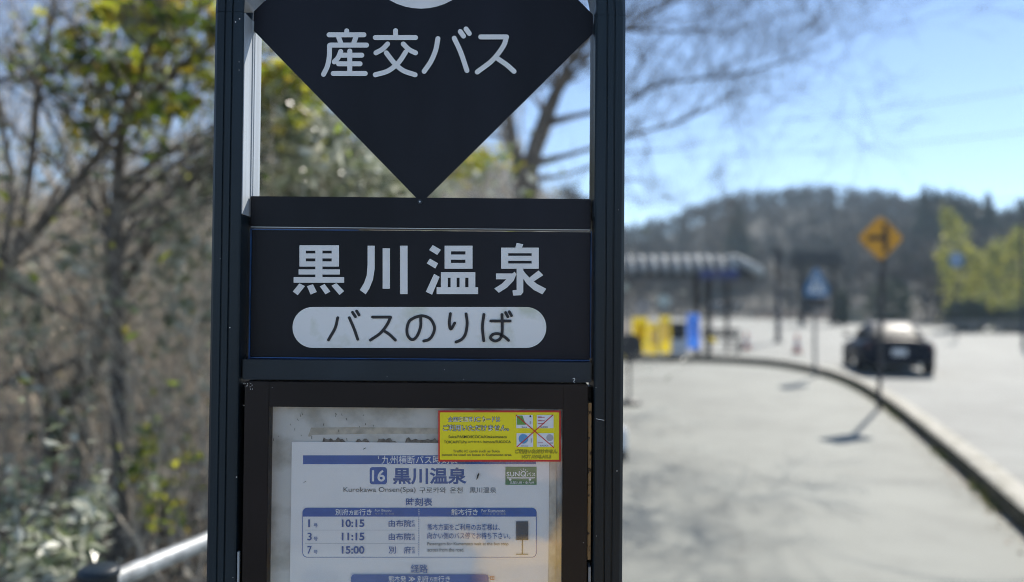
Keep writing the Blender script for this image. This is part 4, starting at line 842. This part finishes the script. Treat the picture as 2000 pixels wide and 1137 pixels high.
m = MB(); m.add(vs, [(0, 1, 2, 3), (1, 5, 6, 2), (5, 4, 7, 6), (3, 2, 6, 7), (0, 3, 7, 4), (0, 4, 5, 1)]); m.box((Lx, .02, ze - .26), (-.35, .12, ze - .004)); m.box((-.06, .125, ze - .24), (0.0, 3.1, ze - .005)); m.build("roof", M['roofdark'], SH)
m = MB(); n = int(-Lx / .38)
for k in range(n):
    x = hx - .10 - k * .385
    if x < Lx: break
    m.tube([(x, -.07, ze - .02), (x, -.02, ze + .06), (x, .5, zr + .02), (x, 2.7, zr + .07)], [.085, .1, .1, .09], 8)
m.tube([(.07, -.05, ze - .10), (.0, -.02, ze + .02), (hx, .5, zr + .03)], [.13, .17, .14], 10); m.build("roof_ribs", M['ribwhite'], SH)
for px, yy, wpx in ((1361, .3, 10), (1383, .3, 10), (1130, .3, 10), (1361, 2.8, 7), (1420, 2.8, 7), (1130, 2.8, 7)):
    x = W(px, 600, 25 + yy).x - sr.x; hw = wpx / 2 / FPX * 25; m = MB(); m.box((x - hw, yy - hw, 0), (x + hw, yy + hw, ze - .1)); m.build("post", M['timber'], SH, .01)
a, b = W(1366, 527, 24.85), W(1440, 545, 24.85); m = MB(); m.box((a.x - sr.x, -.24, b.z + .31), (b.x - sr.x, -.19, a.z + .31)); m.build("blue_board", M['bluesign'], SH)
# things under and before the shelter
M['nyellow'] = leafmat("banner_yellow", [(0.60, 0.47, 0.03), (0.60, 0.47, 0.03)], 0.8, 0.6, .2); M['nblue'] = leafmat("banner_blue", [(0.05, 0.17, 0.60), (0.05, 0.17, 0.60)], 0.8, 0.6, .2); M['npale'] = leafmat("banner_pale", [(0.66, 0.56, 0.42), (0.66, 0.56, 0.42)], 0.8, 0.6, .2); M['nlblue'] = leafmat("banner_light", [(0.30, 0.50, 0.85), (0.30, 0.50, 0.85)], 0.8, 0.6, .2)
def nobori(lab, px, py0, py1, D, wpx, cm, pm, grp):
    b = Vector((W(px, 650, D).x, D, -.31)); o = empty("banner_flag", b, (0, 0, R_(random.uniform(-8, 8))), lab, "banner flag", grp); hw = wpx / 2 / FPX * D
    za, zb = W(px, py1, D).z + .31, W(px, py0, D).z + .31; za = max(za, .08)
    m = MB(); m.tube([(-hw, 0, 0), (-hw, 0, zb + .04)], .012, 8); m.tube([(-hw, 0, zb + .02), (hw, 0, zb + .02)], .008, 6); m.build("pole", M['white'], o)
    m = MB(); m.lathe((-hw, 0, 0), [(.16, 0), (.15, .05), (.03, .07), (0, .07)], 14); m.build("base", M['black'], o)
    def cloth(x0, x1, z0, z1, y, mt, nm, par):
        m = MB(); vs = []; N = 10
        for i in range(N + 1):
            for j in range(5): z = z0 + (z1 - z0) * i / N; x = x0 + (x1 - x0) * j / 4; vs.append((x, y + .03 * math.sin(z * 5 + x * 6), z))
        m.add(vs, [(i * 5 + j, i * 5 + j + 1, (i + 1) * 5 + j + 1, (i + 1) * 5 + j) for i in range(N) for j in range(4)], 0, True); return m.build(nm, mt, par)
    c = cloth(-hw, hw, za, zb, 0, cm, "cloth", o); cloth(-hw * .55, hw * .55, za + (zb - za) * .32, za + (zb - za) * .82, -.006, pm, "printed_panel", c)
random.seed(4)
nobori("yellow banner flag nearest the sign pole, half hidden", 1250, 620, 690, 22.2, 30, M['nyellow'], M['nyellow'], "banner flags before the shelter")
nobori("yellow banner flag with a pale panel, leaning lower than its neighbour", 1276, 632, 692, 21.6, 20, M['nyellow'], M['npale'], "banner flags before the shelter")
nobori("yellow banner flag with a pinkish panel beside the white cabinet", 1299, 617, 690, 21.8, 22, M['nyellow'], M['npale'], "banner flags before the shelter")
nobori("bright blue banner flag beside the shelter post", 1354, 613, 682, 21.9, 24, M['nblue'], M['nlblue'], "banner flags before the shelter")
b = Vector((W(1325, 650, 24.2).x, 24.2, -.31)); o = empty("drinks_cabinet", b, (0, 0, 0), "white cabinet with a dark upper window and blue foot by the blue banner", "cabinet")
m = MB(); m.box((-.27, 0, .12), (.27, .5, .62)); m.build("body", M['white'], o, .02); m = MB(); m.box((-.26, .01, .625), (.26, .49, 1.1)); m.box((-.28, 0, 1.1), (.28, .5, 1.16)); m.build("window", M['carglass'], o, .01); m = MB(); m.box((-.26, .01, 0), (.26, .49, .115)); m.build("foot", M['nblue'], o)
M['mint'] = mat("pale_mint", (0.50, 0.56, 0.52), 0.5, var=0.05, scale=4)
for px, py, D, r, lab in ((1297, 588, 24.6, .22, "round pale mint stop sign behind the yellow banner flags"), (1256, 598, 29, .30, "greyer round stop sign further back, behind the yellow banners"), (1221, 561, 25.6, .14, "small pale round lamp-like sign at the sign post's edge")):
    c = W(px, py, D); o = empty("round_stop_sign", (c.x, D, -.31), (0, 0, 0), lab, "stop sign", "round signs under the shelter"); z = c.z + .31
    m = MB(); m.tube([(0, .03, 0), (0, .03, z)], .025, 8); m.lathe((0, .03, 0), [(.2, 0), (.2, .06), (.03, .08), (0, .08)], 14); m.build("pole", M['polegrey'], o)
    m = MB(); m.plate([(r * math.cos(k * .2618), z + r * math.sin(k * .2618)) for k in range(24)][::-1], -.02, .03); m.build("disc", M['mint'] if r < .25 else M['cgrey'], o)
b = Vector((W(1412, 650, 27).x, 27, -.31)); o = empty("bench", b, (0, 0, 0), "dark timber bench under the right end of the shelter roof", "bench")
m = MB()
for k in range(3): m.box((-.7, -.2 + k * .14, .40), (.7, -.08 + k * .14, .44))
m.build("seat", M['timber'], o, .006); m = MB()
for k in range(2): m.box((-.7, .24, .55 + k * .16), (.7, .28, .67 + k * .16))
m.build("backrest", M['timber'], o, .006)
for x in (-.55, .55): m = MB(); m.box((x - .03, -.18, 0), (x + .03, .2, .398)); m.box((x - .03, .2, 0), (x + .03, .238, .85)); m.build("leg", M['poledark'], o)
# shelter-side small things next to the sign post
b = G(1229, 790); o = empty("stanchion_sign", b, (0, 0, 0), "dark rounded stanchion sign on a black foot beside the sign post", "stanchion sign")
z0_, z1_ = W(1229, 708, b.y).z, W(1229, 652, b.y).z
m = MB(); m.tube([(0, 0, .03), (0, 0, z0_ + .05)], .018, 10); m.build("pole", M['poledark'], o); m = MB(); m.lathe((0, 0, 0), [(.17, 0), (.17, .04), (.05, .07), (0, .07)], 20); m.build("base", M['black'], o)
m = MB(); hw = .19; m.plate([(hw * math.copysign(abs(math.cos(k * .2618)) ** .7, math.cos(k * .2618)), (z0_ + z1_) / 2 + (z1_ - z0_) / 2 * math.copysign(abs(math.sin(k * .2618)) ** .7, math.sin(k * .2618))) for k in range(24)][::-1], -.03, .05); m.build("head", M['poledark'], o, .008)
b = G(1208, 897); o = empty("bollard", b, (0, 0, 0), "short white bollard with a black rubber foot peeping past the sign post", "bollard"); rr_ = 17 / FPX * b.y
m = MB(); m.lathe((0, 0, 0), [(rr_, .1), (rr_, W(1208, 835, b.y).z - .03), (rr_ * .8, W(1208, 835, b.y).z), (0, W(1208, 835, b.y).z + .01)], 20); m.build("body", M['white'], o); m = MB(); m.lathe((0, 0, 0), [(rr_ * .95, 0), (rr_ * 1.0, .06), (rr_ * .9, .098), (0, .099)], 20); m.build("foot", M['black'], o)
# wooden gateway beyond the lot
D = 62; gb = Vector((W(1594, 620, D).x, D, -.31)); o = empty("wooden_gateway", gb, (0, 0, 0), "dark timber gateway with a heavy lintel beyond the crossing sign", "gateway")
P = lambda x, y: (W(x, y, D).x - gb.x, W(x, y, D).z + .31)
m = MB(); p, q = P(1546, 494), P(1642, 515); m.box((p[0] + .25, -.5, q[1] - .25), (q[0] - .25, .5, q[1] - .004)); m.add([(p[0], -.9, q[1]), (q[0], -.9, q[1]), (q[0], .9, q[1]), (p[0], .9, q[1]), (p[0] + .2, 0, p[1] + .15), (q[0] - .2, 0, p[1] + .15)], [(0, 1, 5, 4), (2, 3, 4, 5), (1, 2, 5), (3, 0, 4), (0, 3, 2, 1)]); m.build("roof", M['timber'], o)
for x in (1566, 1628): m = MB(); c = P(x, 600)[0]; m.box((c - .2, -.2, 0), (c + .2, .2, q[1] - .26)); m.build("post", M['timber'], o, .02)
m = MB(); a, c = P(1571, 545), P(1592, 612); m.box((a[0], -.1, c[1]), (c[0], .05, a[1])); m.build("board", M['navy'], o)
# low walls at the lot's far edge
D = 66; a, c = W(1652, 604, D), W(1692, 640, D); mb = MB(); mb.box((0, 0, 0), (c.x - a.x, .4, a.z + .31)); mb.box((-.05, -.04, a.z + .312), (c.x - a.x + .05, .44, a.z + .40)); o = mb.build("garden_wall", mat("cream_wall", (0.30, 0.27, 0.20), 0.9, var=0.2, scale=2), None, 0, 2, (a.x, D, -.31)); tag(o, "low cream wall between the gateway and the dark bush", "wall")
D = 75; a, c = W(1480, 612, D), W(1640, 628, D); mb = MB()
for k in range(9): x = (c.x - a.x) * k / 8; mb.box((x - .05, 0, 0), (x + .05, .1, 1.0))
for z in (.35, .62, .9): mb.box((0, .02, z), (c.x - a.x, .08, z + .12))
o = mb.build("rail_fence", mat("fence_red_brown", (0.20, 0.10, 0.07), 0.8, var=0.2, scale=2), None, 0, 2, (a.x, D, -.31)); tag(o, "low red-brown rail fence along the far edge of the tarmac", "fence")
D = 44; a, c = W(1850, 640, D), W(2120, 652, 40); mb = MB(); L = (c - a); L.z = 0
o = empty("guardrail", (a.x, a.y, -.31), (0, 0, math.atan2(L.y, L.x)), "dark guardrail along the road under the bamboo", "guardrail")
for k in range(6): m = MB(); m.box((L.length * k / 5 - .05, .05, 0), (L.length * k / 5 + .05, .15, .8)); m.build("post", M['polegrey'], o)
m = MB()
for z in (.45, .68): m.box((-.1, -.02, z), (L.length + .1, .045, z + .1))
m.build("rail", M['polegrey'], o, .01)

# power lines with their pole outside the frame on the right
up_ = W(2500, 600, 34); o = empty("utility_pole", (up_.x, 34, -.31), (0, 0, 0), "grey concrete utility pole carrying three cables, right of the road", "utility pole")
m = MB(); m.lathe((0, 0, 0), [(.17, 0), (.11, 15), (0, 15.02)], 14); m.build("shaft", M['concrete'], o)
for z in (7.5, 11.2, 13.6): m = MB(); m.box((-.9, -.06, z - .06), (.9, .06, z + .06)); m.build("crossarm", M['steel'], o)
for z, ey, eD, lab in ((13.6, 245, 110, "uppermost thin cable crossing the sky at the right"), (11.2, 300, 110, "middle thin cable crossing the sky at the right"), (7.5, 392, 110, "lowest thin cable crossing the sky at the right")):
    a = Vector((up_.x, 34, z - .31)); e = W(1290, ey, eD); pts = [a.lerp(e, t / 20) + Vector((0, 0, -1.1 * 4 * (t / 20) * (1 - t / 20))) for t in range(21)]
    mb = MB(); mb.tube([p - a for p in pts], .028, 6); c = mb.build("power_cable", M['poledark'], None, 0, 2, a); tag(c, lab, "cable", "cables across the sky")

# ------------------------------------------------------------------ the photographer, reflected in the case glass
M['skin'] = mat("skin", (0.50, 0.33, 0.25), 0.5, var=0.05, scale=20); M['coat'] = mat("grey_coat", (0.50, 0.51, 0.53), 0.85, var=0.1, scale=20, bump=0.3, bscale=120)
M['hair'] = mat("hair", (0.02, 0.016, 0.014), 0.5); M['bag'] = mat("yellow_bag", (0.95, 0.54, 0.02), 0.7, var=0.08, scale=14, bump=0.2, bscale=90); M['trousers'] = mat("dark_trousers", (0.03, 0.035, 0.05), 0.85, var=0.1, scale=20)
PX, PY = 0.06, -0.46
PERSON = empty("person", (PX, PY, 0), (0, 0, 0), "photographer in a grey coat facing the sign with a raised phone", "person")
def skin_body(name, verts, edges, m, parent, sub=2):
    me = bpy.data.meshes.new(name); me.from_pydata([v[:3] for v in verts], edges, []); o = bpy.data.objects.new(name, me); col.objects.link(o); o.parent = parent
    md = o.modifiers.new("skin", 'SKIN'); md.use_smooth_shade = True
    for i, v in enumerate(verts): me.skin_vertices[0].data[i].radius = (v[3], v[4] if len(v) > 4 else v[3])
    me.skin_vertices[0].data[0].use_root = True
    s = o.modifiers.new("sub", 'SUBSURF'); s.levels = s.render_levels = sub
    me.materials.append(m); return o
HL = (-0.055, 0.435, 1.40); HRr = (-0.005, 0.43, 1.38)      # hands close round the phone just behind the lens
bv = [(0, 0, .93, .17, .12), (0, 0, 1.08, .155, .11), (0, .01, 1.24, .18, .12), (0, 0, 1.38, .14, .10), (0, .01, 1.45, .062), (0, .03, 1.52, .055), (0, .035, 1.60, .08, .095), (0, .03, 1.68, .075, .09), (0, .02, 1.72, .04, .05),
      (-.17, 0, 1.38, .068), (-.25, .10, 1.17, .05), (-.16, .33, 1.33, .038), (-.09, .40, 1.375, .028),
      (.17, 0, 1.38, .068), (.24, .10, 1.17, .05), (.10, .32, 1.31, .038), (.035, .40, 1.36, .028),
      (-.09, 0, .86, .10), (-.10, .02, .50, .068), (-.105, 0, .12, .048), (-.105, .14, .05, .04),
      (.09, 0, .86, .10), (.10, .02, .50, .068), (.105, 0, .12, .048), (.105, .14, .05, .04)]
be = [(0, 1), (1, 2), (2, 3), (3, 4), (4, 5), (5, 6), (6, 7), (7, 8), (3, 9), (9, 10), (10, 11), (11, 12), (3, 13), (13, 14), (14, 15), (15, 16), (0, 17), (17, 18), (18, 19), (19, 20), (0, 21), (21, 22), (22, 23), (23, 24)]
body = skin_body("body", bv, be, M['skin'], PERSON)
def grow_cloth(name, idx, m, extra):
    mp = {k: i for i, k in enumerate(idx)}; v = [(*bv[k][:3], *[r + extra for r in (bv[k][3:] if len(bv[k]) > 4 else (bv[k][3], bv[k][3]))]) for k in idx]
    return skin_body(name, v, [(mp[a], mp[b]) for a, b in be if a in mp and b in mp], m, PERSON)
coat = grow_cloth("coat", [0, 1, 2, 3, 9, 10, 11, 13, 14, 15], M['coat'], .014)
grow_cloth("trousers", [0, 17, 18, 19, 21, 22, 23], M['trousers'], .012)
m = MB()
for k in range(9):
    a = k / 8; rr = .083 * math.sin(math.pi * (.15 + .45 * a)) + .014
m.lathe((0, .012, 1.635), [(.092, 0), (.098, .04), (.088, .09), (.06, .125), (.02, .14), (0, .141)], 20); m.build("hair", M['hair'], PERSON)
for s in (-1, 1): m = MB(); m.tube([(s * .03, .118, 1.615), (s * .03, .124, 1.615)], .011, 10); m.build("eye", M['black'], PERSON)
m = MB(); m.tube([(0, .115, 1.61), (0, .137, 1.585), (0, .112, 1.575)], [.008, .015, .008], 8); m.build("nose", M['skin'], PERSON)
m = MB(); m.tube([(-.022, .108, 1.548), (0, .117, 1.546), (.022, .108, 1.548)], .005, 6); m.build("mouth", M['pred'], PERSON)
for s, base in ((-1, bv[12]), (1, bv[16])):
    px_, py_, pz_ = base[:3]; tx = -PX + s * .036
    hv = [(px_, py_, pz_, .027, .02), (tx + s * .012, py_ + .03, pz_ + .035, .034, .016)]; he = [(0, 1)]
    for i, (dz, ln) in enumerate(((-.022, .8), (-.006, .95), (.011, 1.0), (.028, .9))):
        i0 = len(hv); hv += [(tx + s * .012, py_ + .045, pz_ + .038 + dz, .009), (tx - s * .004, py_ + .06 + .004 * i, pz_ + .042 + dz, .0085), (tx - s * .022 * ln, py_ + .058, pz_ + .045 + dz, .0075)]; he += [(1, i0), (i0, i0 + 1), (i0 + 1, i0 + 2)]
    i0 = len(hv); hv += [(tx + s * .008, py_ + .02, pz_ + .06, .011), (tx - s * .012, py_ + .012, pz_ + .075, .009)]; he += [(1, i0), (i0, i0 + 1)]
    skin_body("hand", hv, he, M['skin'], PERSON, 1)
ph = empty("phone", (0, -0.014, CAMH - .04), (PITCH, 0, 0), "dark smartphone held up in the photographer's hands", "phone")
m = MB(); m.box((-.036, -.004, -.075), (.036, .004, .075)); m.build("case", M['black'], ph, .003)
bag = empty("crossbody_bag", (PX + .01, PY + .2, .60), (0, 0, 0), "yellow crossbody bag hanging at the photographer's waist", "bag")
m = MB(); loft(m, [(-.06, .15, -.12, .12), (-.04, .19, -.16, .17), (.04, .19, -.16, .17), (.06, .15, -.12, .12)], 0, 28, 4); m.build("pouch", M['bag'], bag)
m = MB(); q = catmull([(.05, .0, .15), (.10, .0, .25), (.15, .0, .36), (.18, -.02, .52), (.16, -.06, .72), (.10, -.12, .86), (.04, -.26, .90), (-.08, -.36, .74), (-.2, -.34, .42), (-.24, -.2, .18), (-.15, -.02, .12)], 6)
m.tube(q, .030, 8); m.build("strap", M['bag'], bag)

# ------------------------------------------------------------------ air
hm = bpy.data.materials.new("haze_air"); hm.use_nodes = True; n = hm.node_tree; n.nodes.remove(n.nodes["Principled BSDF"])
pv = n.nodes.new("ShaderNodeVolumePrincipled"); pv.inputs['Color'].default_value = (0.62, 0.82, 1.0, 1); pv.inputs['Density'].default_value = 0.0008; pv.inputs['Anisotropy'].default_value = 0.2
n.links.new(pv.outputs[0], n.nodes["Material Output"].inputs['Volume'])
mb = MB(); mb.box((-330, -120, -1.6), (330, 340, 62)); tag(mb.build("haze", hm), "thin pale daylight haze over the far hills", "haze", kind='stuff')
